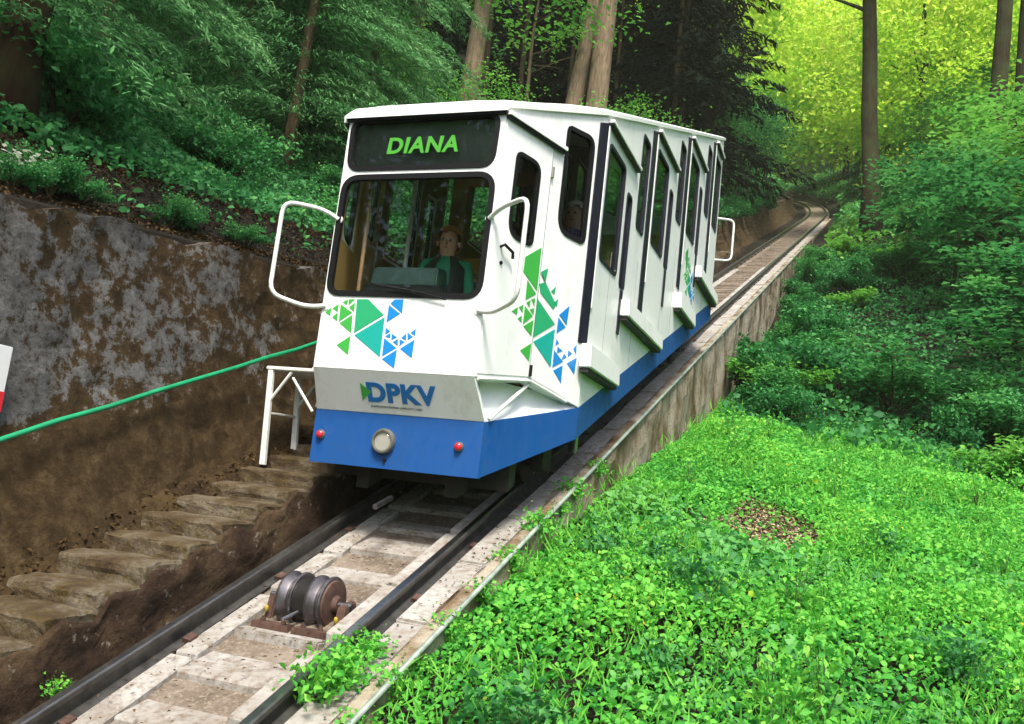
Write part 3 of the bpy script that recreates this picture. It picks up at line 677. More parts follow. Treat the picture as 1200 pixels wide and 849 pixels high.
for sg in (1, -1):
    fc, fs_, fr = fn_cab(sg), fn_side(sg), fn_rear(sg)
    # cab flank
    w1 = rounded([(.735, 2.46), (1.09, 2.46), (1.09, 3.33), (.735, 3.29)], [.14, .07, .10, .05])
    cd = [(.02, 1.235), (.575, 1.315), (.575, 3.055), (.02, 3.055)]
    cw = rounded([(.165, 2.25), (.435, 2.25), (.435, 2.86), (.165, 2.86)], [.13, .05, .09, .06])
    panel('cab_side', [(0, 1.21), (.60, 1.30), (1.08, 1.225), (TL-.002, 1.20), (TL-.002, TOP+S*YC), (0, TOP)], [w1, grow(cw, .03)], fc, 0, .03, WHITE, car)
    glazed('passenger_window', w1, fc, car, GLASSD)
    dr = panel('cab_door', cd, [cw], fc, -.006, -.0005, WHITE, car)
    glazed('door_window', cw, lambda u, v, d: fc(u, v, d-.006), dr, GLASSD, .016)
    MB().tube([fc(.10, 2.14, -.006), fc(.10, 2.15, -.045), fc(.19, 2.12, -.048), fc(.205, 2.08, -.04)], .011, 8).build('door_handle', RUBBER, dr)
    MB().lathe([(.013, 0), (.013, .01)], fc(.12, 2.03, -.006), (sg*ty, -tx, 0), 10).build('lock', RUBBER, dr)
    for z in (2.86, 1.36): MB().lathe([(.013, -.04), (.013, .04)], fc(.585, z, -.012), (0, 0, 1), 10).build('hinge', RUBBER if z < 2 else BEZEL, dr)
    panel('door_gap', [(.578, 1.315), (.584, 1.315), (.584, 3.05), (.578, 3.05)], [], fc, -.003, -.0008, RUBBER, dr)
    # drip hood over the cab door
    def hood(u0, u1, z, fn, h=.028, dp=.045):
        ob = panel('door_hood', [(u0, z), (u1, z), (u1, z+h), (u0, z+h)], [], fn, -dp, -.0006, WHITE, car)
        panel('hood_seal', [(u0, z-.022), (u1, z-.022), (u1, z-.001), (u0, z-.001)], [], fn, -dp+.012, -.007, RUBBER, ob)
    hood(.0, .70, 3.068, fc)
    # platform underside, recessed flank and strut below the cab
    a = [(WF, 0.02, 1.215), (WF+tx*.60, ty*.60, 1.295), (WF+tx*1.08, ty*1.08, 1.22)]
    b = [(XB-.13, YB+.06, 1.20), (XB-.13+tx*.55, YB+ty*.5, 1.28), (W-.10, YC, 1.20)]
    q = [Vector((sg*p[0], p[1], p[2])) for p in a+b]
    mk('platform', q+[v+Vector((0, 0, .02)) for v in q], [(0, 1, 4, 3), (1, 2, 5, 4), (6, 7, 10, 9), (7, 8, 11, 10), (0, 1, 7, 6), (1, 2, 8, 7), (2, 5, 11, 8), (3, 4, 10, 9), (4, 5, 11, 10), (0, 3, 9, 6)], WHITE, car)
    mk('recess_panel', [(sg*(XB-.01), YB+.01, .92), (sg*(W-.02), YC, 1.19), (sg*(W-.10), YC, 1.26), (sg*(XB-.12), YB+.08, 1.25)], [(0, 1, 2, 3)], WHITE, car)
    MB().tube([(sg*.685, YB+.02, .95), (sg*.80, .62, 1.28)], .014, 8).build('strut', STEELW, car)
    MB().tube([(sg*.645, .03, 1.202), (sg*(WF+tx*.60), ty*.60, 1.288), (sg*(WF+tx*1.08), ty*1.08, 1.212)], .012, 8).build('edge_bead', STEELW, car)
    # main flank with the stepped windows
    holes = []; glz = []; zk = lambda k: .6825*k
    for k in range(4):
        y0 = YC+1.709*k; z0 = zk(k)
        hs = []
        if k < 3:
            hs.append(('door_window', rounded([(y0+.145, 2.44+z0), (y0+.69, 2.44+z0), (y0+.69, 3.42+z0), (y0+.145, 3.42+z0)], .06)))
            hs.append(('narrow_window', rounded([(y0+.83, 2.40+z0), (y0+.99, 2.40+z0), (y0+.99, 3.25+z0), (y0+.83, 3.25+z0)], .04)))
            hs.append(('fixed_window', rounded([(y0+1.22, 3.07+z0), (y0+1.50, 3.07+z0), (y0+1.50, 3.98+z0), (y0+1.22, 3.98+z0)], .05)))
        else:
            hs.append(('door_window', rounded([(y0+.145, 2.44+z0), (y0+.56, 2.44+z0), (y0+.56, 3.42+z0), (y0+.145, 3.42+z0)], .06)))
        glz += hs; holes += [h for _, h in hs]
        # dark rubber door edge
        zb, zt_ = 1.69+z0, TOP-.05+S*y0
        bar = MB(); f_ = fs_
        ya = y0-(.095 if k == 0 else .13); bar.hexa([f_(ya, zb, .02), f_(y0+.03, zb, .02), f_(y0+.03, zb, -.010), f_(ya, zb, -.010), f_(ya, zt_-.05, .02), f_(y0+.03, zt_, .02), f_(y0+.03, zt_, -.010), f_(ya, zt_-.05, -.010)])
        if k == 0: bar.v = [(x-(sg*.03 if abs(y-ya) < 1e-6 else 0), y, z) for x, y, z in bar.v]
        bar.build('door_seal', NAVY, car)
        hood(y0+.04, y0+(1.08 if k < 3 else .6), 3.555+z0, fs_, .026, .05)
        panel('pillar_trim', [(y0+.045, 2.0+z0), (y0+.075, 2.0+z0), (y0+.075, 3.53+z0), (y0+.045, 3.53+z0)], [], fs_, -.014, -.0006, WHITE, car)
        if k < 3: panel('pull_strip', [(y0+.885, 1.98+z0), (y0+.955, 1.98+z0), (y0+.955, 2.37+z0), (y0+.885, 2.37+z0)], [], fs_, -.012, -.0006, NAVY, car)
    for y in (1.70, 2.62, 3.75, 4.30, 5.62, 6.20):
        zt_ = 1.45+S*y if y not in (1.70,) else 2.3
        panel('panel_seam', [(y, .74+S*y), (y+.006, .74+S*y), (y+.006, zt_+.3), (y, zt_+.3)], [], fs_, -.0012, .004, BEZEL, car)
    sp = panel('side_panel', [(YC, .72+S*YC), (YE, .72+S*YE), (YE, TOP+S*YE), (YC, TOP+S*YC)], holes, fs_, 0, .03, WHITE, car)
    for nm, h in glz: glazed(nm, h, fs_, sp, GLASSD, .018, gm=NAVY)
    for (y0, y1, z0, z1) in ((1.09, 2.02, 1.50, 1.685), (2.12, 3.64, 2.15, 2.30), (4.43, 5.42, 2.80, 2.98), (5.54, 6.99, 3.47, 3.62)):
        fb = MB().hexa([fs_(y0, z0, -.0008), fs_(y1, z0, -.0008), fs_(y1, z0, -.095), fs_(y0, z0, -.095), fs_(y0, z1, -.0008), fs_(y1, z1, -.0008), fs_(y1, z1, -.085), fs_(y0, z1, -.085)]).build('footboard', WHITE, car, bev=.008)
        MB().hexa([fs_(y0+.02, z0-.035, -.002), fs_(y1-.02, z0-.035, -.002), fs_(y1-.02, z0-.035, -.075), fs_(y0+.02, z0-.035, -.075), fs_(y0+.02, z0-.003, -.002), fs_(y1-.02, z0-.003, -.002), fs_(y1-.02, z0-.003, -.075), fs_(y0+.02, z0-.003, -.075)]).build('bracket', UNDER, fb)
    # blue skirt: tapered in front, then along the slope, then the rear
    V = []
    for (x, y, zb, zt_) in ((XB, YB-.004, .545, .926), (W+.004, YC, .475+S*YC, .716+S*YC), (W+.004, YE, .475+S*YE, .716+S*YE), (WF, YR, .475+S*YR, .716+S*YR)):
        V += [(sg*x, y, zb), (sg*x, y, zt_), (sg*(x-.03), y+.005, zt_), (sg*(x-.03), y+.005, zb)]
    F = [(4*i+k, 4*i+(k+1) % 4, 4*i+4+(k+1) % 4, 4*i+4+k) for i in range(3) for k in range(4)]+[(0, 1, 2, 3), (12, 13, 14, 15)]
    mk('side_skirt', V, F, BLUE, car)
    # rear flank
    rw = rounded([(.25, 2.55+S*YE-.3), (.85, 2.55+S*YE-.3), (.85, 3.0+S*YE), (.25, 3.0+S*YE)], .08)
    rp = panel('rear_flank', [(.002, .72+S*YE), (RL, .72+S*YR), (RL, TOP+S*YR), (.002, TOP+S*YE)], [rw], fr, 0, .03, WHITE, car)
    glazed('rear_window', rw, fr, rp, GLASSD)
    # hand loops at the four corners
    def loop(pts, name='hand_loop'):
        P = [Vector(p) for p in pts]; out = [P[0]]
        for i in range(1, len(P)-1):
            a, b = (P[i-1]-P[i]).normalized()*.09, (P[i+1]-P[i]).normalized()*.09
            out += [(P[i]+a)*(1-t)**2+P[i]*2*t*(1-t)+(P[i]+b)*t*t for t in (0, .25, .5, .75, 1)] if 1 else []
        out.append(P[-1]); o = MB().tube(out, .0165, 10).build(name, STEELW, car, True)
        for e in (P[0], P[-1]): MB().lathe([(.032, 0), (.032, .012)], e, (0, 1, 0) if e.y < 4 else (sg, 0, 0), 12).build('mounting', STEELW, o)
    loop([(sg*.60, -.006, 2.31), (sg*.70, -.06, 2.37), (sg*.95, -.21, 2.385), (sg*.95, -.21, 1.69), (sg*.72, -.06, 1.63), (sg*.60, -.006, 1.66)])
    loop([(sg*.75, YR-.36, 5.04), (sg*1.09, YR-.15, 5.06), (sg*1.09, YR-.15, 4.42), (sg*.75, YR-.36, 4.38)])
    # brackets and gear below the skirt
    for y in (1.95, 5.7): MB().box(min(sg*.72, sg*.78), max(sg*.72, sg*.78), y, y+.09, .12+S*y, .5+S*y).build('brake_hanger', STEEL if y < 3 else UNDER, car, bev=.008)
# lining, partition, floor, seats
for sg in (1, -1):
    f_ = fn_side(sg); holes = []
    for k in range(4):
        y0 = YC+1.709*k; z0 = .6825*k
        if k < 3: holes += [[(y0+.12, 2.41+z0), (y0+.71, 2.41+z0), (y0+.71, 3.45+z0), (y0+.12, 3.45+z0)], [(y0+.80, 2.37+z0), (y0+1.02, 2.37+z0), (y0+1.02, 3.28+z0), (y0+.80, 3.28+z0)], [(y0+1.19, 3.04+z0), (y0+1.53, 3.04+z0), (y0+1.53, 4.01+z0), (y0+1.19, 4.01+z0)]]
        else: holes += [[(y0+.12, 2.41+z0), (y0+.58, 2.41+z0), (y0+.58, 3.45+z0), (y0+.12, 3.45+z0)]]
    panel('wall_lining', [(YC+.02, .76+S*YC), (YE-.02, .76+S*YE), (YE-.02, TOP-.03+S*YE), (YC+.02, TOP-.03+S*YC)], holes, f_, .034, .04, WOODD, car)
    panel('cab_lining', [(.04, 1.30), (TL-.05, 1.30), (TL-.05, 3.5), (.04, 3.08)], [[(.72, 2.44), (1.11, 2.44), (1.11, 3.35), (.72, 3.31)], [(.10, 2.20), (.50, 2.20), (.50, 2.91), (.10, 2.91)]], fn_cab(sg), .034, .04, WOOD, car)
for k in range(5):
    y0 = YC+1.709*(k-1)+.02 if k else .06; y1 = YC+1.709*k-.0 if k < 4 else YR-.1; z = 1.27+.6825*max(0, k-0)*1.0-.0
    xw = .60 if k == 0 else .955
    if k == 0: MB().box(-.60, .60, .06, YC, 1.275, 1.30).build('floor', FLOORM, car)
    else:
        z = 1.30+.6825*(k-1)+.30
        MB().box(-xw if k < 4 else -.60, xw if k < 4 else .60, y0, y1, z-.03, z).build('floor', FLOORM, car)
        MB().box(-xw, xw, y0-.012, y0+.012, z-.62, z-.031).build('floor_riser', WOODD, car)
        if k < 4:
            st = MB().box(-.90, .90, y0+.45, y0+.86, z+.52, z+.57).build('seat', WOOD, car, bev=.01)
            MB().box(-.90, .90, y0+.87, y0+.91, z+.58, z+1.05).build('seat_back', WOOD, st, bev=.01)
            MB().box(-.86, .86, y0+.48, y0+.8, z+.002, z+.515).build('seat_base', WOODD, st)
# partition behind the driver: wood below, glass above
pb = MB().box(-.22, .10, 1.02, 1.05, 1.302, 2.16).build('partition', WOOD, car)
panel('partition_frame', [(-.22, 2.163), (.56, 2.163), (.56, 3.05), (-.22, 3.05)], [[(-.08, 2.20), (.16, 2.20), (.16, 2.95), (-.08, 2.95)], [(.22, 2.20), (.52, 2.20), (.52, 2.95), (.22, 2.95)]], lambda u, v, d: (u, 1.02+d, v), 0, .03, WOODD, pb)
MB().box(.12, .56, 1.021, 1.05, 1.302, 2.160).build('partition_side', WOOD, pb)
MB().tube([(-.53, .95, 1.303), (-.53, .95, 3.06)], .018, 10).build('grab_pole', STEELW, car, True)
MB().tube([(-.50, .25, 1.303), (-.52, .25, 3.06)], .016, 10).build('grab_pole', WOODD, car, True)
# driving desk
dk = MB().hexa([(-.50, .16, 1.302), (.52, .16, 1.302), (.52, .42, 1.302), (-.50, .42, 1.302), (-.50, .10, 1.80), (.52, .10, 1.80), (.52, .46, 1.80), (-.50, .46, 1.80)]).build('driving_desk', DESK, car, bev=.01)
MB().hexa([(-.42, .20, 1.757), (.16, .20, 1.757), (.16, .44, 1.757), (-.42, .44, 1.757), (-.40, .26, 2.03), (.12, .26, 2.03), (.12, .42, 2.06), (-.40, .42, 2.06)]).build('console', CONSOLE, dk, bev=.012)
MB().box(-.44, .20, .21, .25, 1.757, 1.89).build('console_rim', BLACK, dk, bev=.01)
sb = MB().box(-.24, .24, .72, .98, 1.60, 1.68).build('driver_seat', VEST, car, bev=.02)
MB().box(-.05, .05, .80, .90, 1.302, 1.598).build('pedestal', UNDER, sb)
MB().box(-.22, .22, .96, 1.01, 1.70, 2.12).build('seat_back', VEST, sb, bev=.02)
# roof: lofted, chamfered, along the slope
V = []; st = [(-.045, .655, -.02, .55), (.02, .655, 0, .52), (YC*.5, .84, 0, .72), (YC, W+.022, 0, .9), (YC+1, W+.022, 0, 1.05), (YE, W+.022, 0, 1.1), (YR+.04, .655, 0, .8)]
for (y, hw, dz, cr) in st:
    for (x, h) in ((-hw, TOP), (-hw, TOP+.035), (-hw+.05, TOP+.06), (-hw*.68, TOP+.125*cr), (-hw*.62, TOP+.135*cr), (hw*.62, TOP+.135*cr), (hw*.68, TOP+.125*cr), (hw-.05, TOP+.06), (hw, TOP+.035), (hw, TOP)):
        if y < 0: h = TOP+(h-TOP)*.55
        V.append((x, y, h+S*y+dz+.001))
F = [(10*i+k, 10*i+(k+1) % 10, 10*i+10+(k+1) % 10, 10*i+10+k) for i in range(len(st)-1) for k in range(10)]+[tuple(range(10)), tuple(10*(len(st)-1)+k for k in range(10))]
rf = mk('roof', V, F, WHITE2, car, True); rf.data.set_sharp_from_angle(angle=math.radians(20))
MB().box(-.64, .64, -.030, -.002, TOP-.052, TOP-.024).build('roof_drip_seal', RUBBER, rf)
mk('ceiling', [(-.6, .05, 3.06), (.6, .05, 3.06), (.95, YC, TOP-.03+S*YC), (.95, YE, TOP-.03+S*YE), (-.95, YE, TOP-.03+S*YE), (-.95, YC, TOP-.03+S*YC)], [(0, 1, 2, 5), (2, 3, 4, 5)], GREYIN, car)
# rear wall
rwin = rounded([(-.5, 2.0+S*YR), (.5, 2.0+S*YR), (.5, 2.8+S*YR), (-.5, 2.8+S*YR)], .1)
rp = panel('rear_panel', [(-WF, .5+S*YR), (WF, .5+S*YR), (WF, TOP+S*YR), (-WF, TOP+S*YR)], [rwin], lambda u, v, d: (u, YR+d, v), -.03, .002, WHITE, car)
glazed('rear_screen', rwin, lambda u, v, d: (u, YR-.03+d, v), rp, GLASS)
# underframe
mk('floor_pan', [(-XB+.03, YB+.05, .56), (XB-.03, YB+.05, .56), (W-.03, YC, .48+S*YC), (W-.03, YE, .48+S*YE), (WF-.03, YR-.05, .48+S*YR), (-WF+.03, YR-.05, .48+S*YR), (-W+.03, YE, .48+S*YE), (-W+.03, YC, .48+S*YC)], [(0, 1, 2, 7), (2, 3, 6, 7), (3, 4, 5, 6)], UNDER, car)
uf = empty('underframe', (0, 0, 0)); uf.parent = car
for x in (-.36, .36): MB().box(x-.05, x+.05, .45, YR-.3, .22, .46, S).build('beam', UNDER, uf)
for y in (.62, 2.0, 3.6, 5.2, 7.0): MB().box(-.72, .72, y, y+.12, .24, .45, S).build('cross_beam', UNDER, uf)
for y in (1.45, 2.55, 5.55, 6.6):
    MB().tube([(-.6, y, S*y+.20), (.6, y, S*y+.20)], .05, 12).build('axle', UNDER, uf, True)
    for sx in (-1, 1):
        MB().lathe([(.05, -.055), (.16, -.055), (.20, -.05), (.205, .035), (.24, .045), (.24, .06), (.16, .06), (.05, .05)], (sx*.5, y, S*y+.207), (-sx, 0, 0), 28).build('wheel', DKSTEEL, uf, True)
        MB().box(sx*.66-.05, sx*.66+.05, y-.12, y+.12, S*y+.10, S*y+.32).build('axle_box', UNDER, uf, bev=.02)
MB().tube([(.0, .25, .35), (.02, -.0, .28)], .02, 8).build('coupling_hook', STEEL, uf)

# ------------------------------------------------------------------ people in the car
def skin_body(name, joints, edges, mats, assign, parent=None):
    # joints: (position, radius); grown with Skin + Subdivision, then baked into one mesh
    me = D.meshes.new(name); me.from_pydata([j[0] for j in joints], edges, []); o = D.objects.new(name, me); COL.objects.link(o)
    sk = o.modifiers.new('skin', 'SKIN'); sk.use_smooth_shade = True
    if not me.skin_vertices: me.attributes.new
    for v, j in zip(me.skin_vertices[0].data, joints):
        r = j[1]; v.radius = (r, r) if not hasattr(r, '__len__') else r
    me.skin_vertices[0].data[0].use_root = True
    sb = o.modifiers.new('sub', 'SUBSURF'); sb.levels = 2; sb.render_levels = 2
    dg = bpy.context.evaluated_depsgraph_get(); dg.update(); m2 = D.meshes.new_from_object(o.evaluated_get(dg)); D.objects.remove(o)
    m2.materials.clear()
    for m in mats: m2.materials.append(m)
    for p in m2.polygons: p.material_index = assign(p.center); p.use_smooth = True
    return obj(name, m2, parent)
def seated(label, loc, mats, hair, turn=0, legs=True, vest=False):
    root = empty('person', loc); root.rotation_euler = (0, 0, turn); tag(root, label, 'person')
    J = [((0, .02, .10), (.13, .11)), ((0, .03, .30), (.125, .10)), ((0, .01, .51), (.15, .10)), ((0, 0, .61), (.064, .06)), ((0, -.015, .665), (.064, .066)), ((0, -.02, .72), (.078, .09)), ((0, -.012, .80), (.074, .09)), ((0, -.005, .845), (.05, .06))]
    E = [(0, 1), (1, 2), (2, 3), (3, 4), (4, 5), (5, 6), (6, 7)]
    for sx in (-1, 1):
        b = len(J); J += [((sx*.165, .01, .56), .06), ((sx*.22, -.06, .32), .042), ((sx*.17, -.25, .22), .033), ((sx*.145, -.33, .21), (.035, .02))]
        E += [(2, b), (b, b+1), (b+1, b+2), (b+2, b+3)]
        c = len(J)
        for q in range(4):           # four fingers and a thumb curling down over the desk edge
            fx = sx*(.145+(q-1.5)*.02); J += [((fx, -.375, .205), .009), ((fx, -.395-.004*q, .175), .008)]; E += [(b+3, c+2*q), (c+2*q, c+2*q+1)]
        t = len(J); J += [((sx*.105, -.34, .20), .010), ((sx*.095, -.365, .185), .009)]; E += [(b+3, t), (t, t+1)]
        l = len(J); J += [((sx*.10, -.02, .06), .085), ((sx*.12, -.36, .05), .062), ((sx*.12, -.36, -.30), .042), ((sx*.12, -.46, -.36), (.04, .03))]
        E += [(0, l), (l, l+1), (l+1, l+2), (l+2, l+3)]
    def asg(c):
        if c.z > .625: return 0
        if abs(c.x) > .05 and c.y < -.27 and c.z > .12: return 0
        if c.z < .10 or (c.y < -.15 and c.z < .12): return 2
        return 1
    b = skin_body('body', J, E, mats, asg, root)
    # face
    for sx in (-1, 1):
        MB().lathe([(.004, 0), (.012, .004), (.010, .010)], (sx*.030, -.112, .745), (0, -1, 0), 10).build('eye', EYE, b, True)
        MB().lathe([(.006, -.012), (.024, -.004), (.022, .010), (.008, .014)], (sx*.083, -.012, .735), (sx, 0, .1), 10).build('ear', SKIN, b, True)
    mk('nose', [(0, -.108, .755), (-.014, -.108, .708), (.014, -.108, .708), (0, -.137, .712)], [(0, 1, 3), (0, 3, 2), (1, 2, 3), (0, 2, 1)], SKIN, b, True)
    mk('mouth', [(-.024, -.104, .684), (0, -.116, .690), (.024, -.104, .684), (0, -.114, .676)], [(0, 3, 2, 1)], LIPS, b)
    # hair: a cap of uneven locks
    bm = bmesh.new(); bmesh.ops.create_uvsphere(bm, u_segments=20, v_segments=14, radius=1)
    r = random.Random(5)
    for v in bm.verts:
        j = 1+r.uniform(-.04, .07)
        v.co = Vector((v.co.x*.106*j, v.co.y*.122*j+.012, v.co.z*(.118 if v.co.z > 0 else .15)*j+.775))
    bmesh.ops.delete(bm, geom=[v for v in bm.verts if (v.co.y < -.045 and v.co.z < .80+.02*math.sin(v.co.x*60)) or v.co.z < .64], context='VERTS')
    hm = D.meshes.new('hair'); bm.to_mesh(hm); bm.free(); hm.materials.append(hair); hm.polygons.foreach_set('use_smooth', [True]*len(hm.polygons)); obj('hair', hm, b)
    if vest:
        V = []; n = 20
        for (z, a, c) in ((.12, .205, .185), (.25, .20, .175), (.38, .205, .165), (.53, .19, .145), (.63, .10, .095)):
            for k in range(n):
                t = 2*math.pi*k/n; V.append((a*math.cos(t), c*math.sin(t)+.02, z))
        F = [(i*n+k, i*n+(k+1) % n, (i+1)*n+(k+1) % n, (i+1)*n+k) for i in range(4) for k in range(n) if not (i >= 2 and k in (14, 15))]
        mk('vest', V, F, VEST, b, True)
    return root
seated('person in green shirt and black vest sitting at the driving desk', (-.05, .74, 1.62), [SKIN, SHIRTG, TROUS], HAIRR, .25, vest=True)
seated('person with white hair and purple patterned blouse sitting by the side window', (.64, 1.70, 2.17), [SKIN, SHIRTP, TROUS], HAIRW, .1)

# ------------------------------------------------------------------ vegetation
def P2(n, x0, x1, y0, y1): return rng.uniform(x0, x1, n), rng.uniform(y0, y1, n)
def vnoise(x, y, k): return .5+.5*hills(x*k+3.1, y*k-1.7)*.9
def cover(name, label, n, x0, x1, y0, y1, size, height, mat, keep=None, bias=.55, tb=0, cat='plants', drop=None, oval=False, edge=False):
    x, y = P2(n, x0, x1, y0, y1)
    if keep is not None: k = keep(x, y); x, y = x[k], y[k]
    n = len(x); h = vnoise(x, y, 1.6)*.7+vnoise(x, y, 4.5)*.3
    z = ground_z(x, y)+height*(.12+h)*rng.beta(2.2, 1.1, n)*(np.clip((x-.80)/.75, .12, 1) if edge else 1)
    t = .15+.55*h+rng.normal(0, .17, n)+tb
    if drop is not None: z = z-drop(x, y)*np.clip(z-ground_z(x, y)-.03, 0, None)
    s = size*np.exp(rng.normal(-.05, .30, n))*(1+.35*(vnoise(x+9, y, 2.2)-.5))
    o = obj(name, leafdata(name, np.stack([x, y, z], 1), s, bias, t, mat, .72, oval=oval))
    return tag(o, label, cat, kind='stuff')
PX, PY = 2.28, 3.05                         # the bare patch of dry litter
def keep_lime(x, y):
    d = np.hypot((x-PX)/.40, (y-PY)/.72)+.35*hills(x*3, y*3)
    d2 = np.minimum(np.hypot((x-1.35)/.16, (y-.9)/.22), np.hypot((x-1.75)/.15, (y-2.6)/.25))+.3*hills(x*5, y*4)
    return ((d > 1.0) | (rng.random(len(x)) < .08+.35*np.clip(d-.45, 0, 1))) & ((d2 > 1) | (rng.random(len(x)) < .3)) & (rng.random(len(x)) < np.clip(1.9-2.6*vnoise(x+4, y*1.3, 1.15)*np.clip(1.5-.25*y, 0, 1), .5, 1)) & (x > np.interp(y, [-2.6, -1.3, -.9, -.4, 0, 9], [.58, .60, .74, .86, .93, .97])+.05*hills(x*5, y*5)) & (y < 8.0+.5*np.sin(x*2)+.12*x+rng.exponential(.5, len(x)))
cover('ground_cover', 'bright lime green leafy ground cover spreading over the bank below the track wall', 270000, .55, 7.0, -2.6, 10.5, .038, .34, L_LIME, keep_lime, .5, drop=lambda x, y: .8*np.exp(-(((x-PX)/.7)**2+((y-PY+.5)/1.1)**2)), oval=True, edge=True)
cover('ground_cover', 'larger darker leaved plants among the lime ground cover below the track', 15000, .95, 6.0, -2.4, 3.4, .065, .29, L_MID, lambda x, y: (vnoise(x+4, y*1.3, 1.15) > .64-.1*rng.random(len(x))) & (x > 1.1), .55, .38, oval=True)
x, y = P2(9000, PX-.8, PX+.8, PY-1.3, PY+1.2); k = np.hypot((x-PX)/.52, (y-PY)/.9) < 1.05; x, y = x[k], y[k]
tag(obj('leaf_litter', leafdata('leaf_litter', np.stack([x, y, ground_z(x, y)+rng.uniform(.0, .035, len(x))], 1), .045*rng.uniform(.5, 1.3, len(x)), .75, rng.random(len(x)), L_DRY, .5)), 'patch of dry brown leaf litter showing through the lime ground cover', 'leaves', kind='stuff')
# some weeds leaning over the track edge
def sprigs(pts, mat, name, label, group, n=260, sz=.05, R=.16, H=.22):
    c = rng.normal(size=(n, 3))*np.array([R*.5, R*.5, H*.28])+np.array([0, 0, H*.55]); c[:, 2] = np.abs(c[:, 2])
    fo = leafdata('foliage', c, sz*rng.uniform(.6, 1.3, n), .5, rng.random(n)*.7+.15, mat, .62)
    m = MB()
    for _ in range(7):
        q = rng.normal(size=2)*R*.5; m.tube([(0, 0, -.03), (q[0]*.4, q[1]*.4, H*.4), (q[0], q[1], H*.85)], [.005, .004, .002], 5)
    stm = meshd('stem', m.v, m.f, L_STEM)
    for (x, y, z, s) in pts:
        e = empty(name, (x, y, z)); e.rotation_euler = (0, 0, random.uniform(0, 6.28)); e.scale = (s, s, s*random.uniform(.8, 1.2)); tag(e, label, 'plant', group)
        obj('stem', stm, e); obj('foliage', fo, e)
L_STEM = plain('green_stem', (.06, .12, .03), .7, var=.3)
gz = lambda x, y: float(ground_z(x, y))
sprigs([(.93-.02*random.random(), y, S*y-.16, random.uniform(.45, .8)) for y in (-1.55, -1.2, -.95, -.6, -.15, .3, .8, 1.3, 1.6, 2.2)]+[(.66, -1.0, S*-1.0-.12, .75), (.62, -1.15, S*-1.15-.12, .7), (.69, -1.28, S*-1.28-.12, .9), (.64, -1.42, S*-1.42-.12, .9)], L_LIME, 'weed_plant', 'small bright green weed growing over the kerb beside the rail', 'weeds along the track edge')
sprigs([(-.66, -1.78, S*-1.78-.12, .5)], L_LIME, 'weed_plant', 'tiny bright green weed beside the rail at the foot of the mossy stairs', None, 120, .05)

# undergrowth masses
keepR = lambda x, y: (x-cshift(y) > 1.12)
cover('undergrowth', 'deep green undergrowth covering the shaded slope right of the track', 46000, 1.0, 14, 7.4, 24, .10, .5, L_MID, lambda x, y: keepR(x, y) & (y > 8.0+.5*np.sin(x*2)+.12*x-.9-rng.random(len(x))), .5, -.08)
cover('undergrowth', 'light green undergrowth on the far slope behind the lone tree trunk', 22000, -3, 22, 23, 62, .22, .55, L_FRESH, lambda x, y: (x-cshift(y) > 1.5), .55)
cover('undergrowth', 'green undergrowth on both sides of the bend in the upper track', 26000, -26, 14, 36, 112, .34, .9, L_MID, lambda x, y: np.abs(x-cshift(y)+.4) > 1.9, .5, .15)
cover('undergrowth', 'green ivy and seedlings covering the bank above the mossy wall', 120000, -11, -2.2, -3, 13, .058, .36, L_IVY, lambda x, y: rng.random(len(x)) < np.clip(((-2.45-x)*1.8), .10, 1)*np.where(y > 10, .6, 1), .45, oval=True)
x, y = P2(16000, -3.0, -1.4, -3.2, 6); zz = np.where(x > -1.8, S*y+.185+.20*np.clip((-1.38-x)/.26, 0, 1)**1.2, ground_z(x, y))+rng.uniform(.0, .03, len(x)); k = (x < -1.98) | ((x > -1.55) & (rng.random(len(x)) < .8))
tag(obj('leaf_litter', leafdata('leaf_litter', np.stack([x, y, zz], 1)[k], .035*rng.uniform(.5, 1.4, k.sum()), .6, rng.random(k.sum())*.55, L_DRYD, .5)), 'dead brown leaves lying along the foot and top of the mossy wall', 'leaves', kind='stuff')
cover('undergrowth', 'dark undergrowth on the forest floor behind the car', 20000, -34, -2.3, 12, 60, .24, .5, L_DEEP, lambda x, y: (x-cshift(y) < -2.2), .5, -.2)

def shrubdata(name, R, H, n, leaf, mat, seed, nb=9, bias=.5):
    global rng; keep = rng; rng = np.random.default_rng(seed)
    m = MB(); C = []
    for i in range(nb):
        a = rng.uniform(0, 6.28); rr = R*rng.uniform(.25, .95); h = H*rng.uniform(.45, 1.0)
        tip = Vector((math.cos(a)*rr, math.sin(a)*rr, h)); mid = Vector((tip.x*.35, tip.y*.35, h*.55))
        m.tube([(0, 0, -.05), mid, tip], [.022*R+.006, .014*R+.004, .004], 5)
        for t in np.linspace(.35, 1.05, 6): p = mid.lerp(tip, t) if t > .0 else mid; C.append((p.x, p.y, p.z))
    C = np.array(C); idx = rng.integers(0, len(C), n)
    P = C[idx]+rng.normal(size=(n, 3))*np.array([.17*R, .17*R, .06*H]); P[:, 2] = np.maximum(P[:, 2], .02)
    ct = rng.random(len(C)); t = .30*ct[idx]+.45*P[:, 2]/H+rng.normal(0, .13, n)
    fo = leafdata(name, P, leaf*rng.uniform(.6, 1.3, n), bias, t, mat, .62); st = meshd('stem', m.v, m.f, B_DK); rng = keep
    return fo, st
def place(kind, parts, x, y, s, label, cat, group, names, rz=None, dz=0, sz=None):
    e = empty(kind, (x, y, gz(x, y)+dz)); e.rotation_euler = (0, 0, random.uniform(0, 6.28) if rz is None else rz); e.scale = (s, s, sz or s*random.uniform(.85, 1.15))
    tag(e, label, cat, group)
    for nm, me in zip(names, parts): obj(nm, me, e)
    return e
FS = ('foliage', 'stem')
sD = [shrubdata('foliage', 1, 1.1, 2600, .105, L_DEEP, 20+i) for i in range(3)]
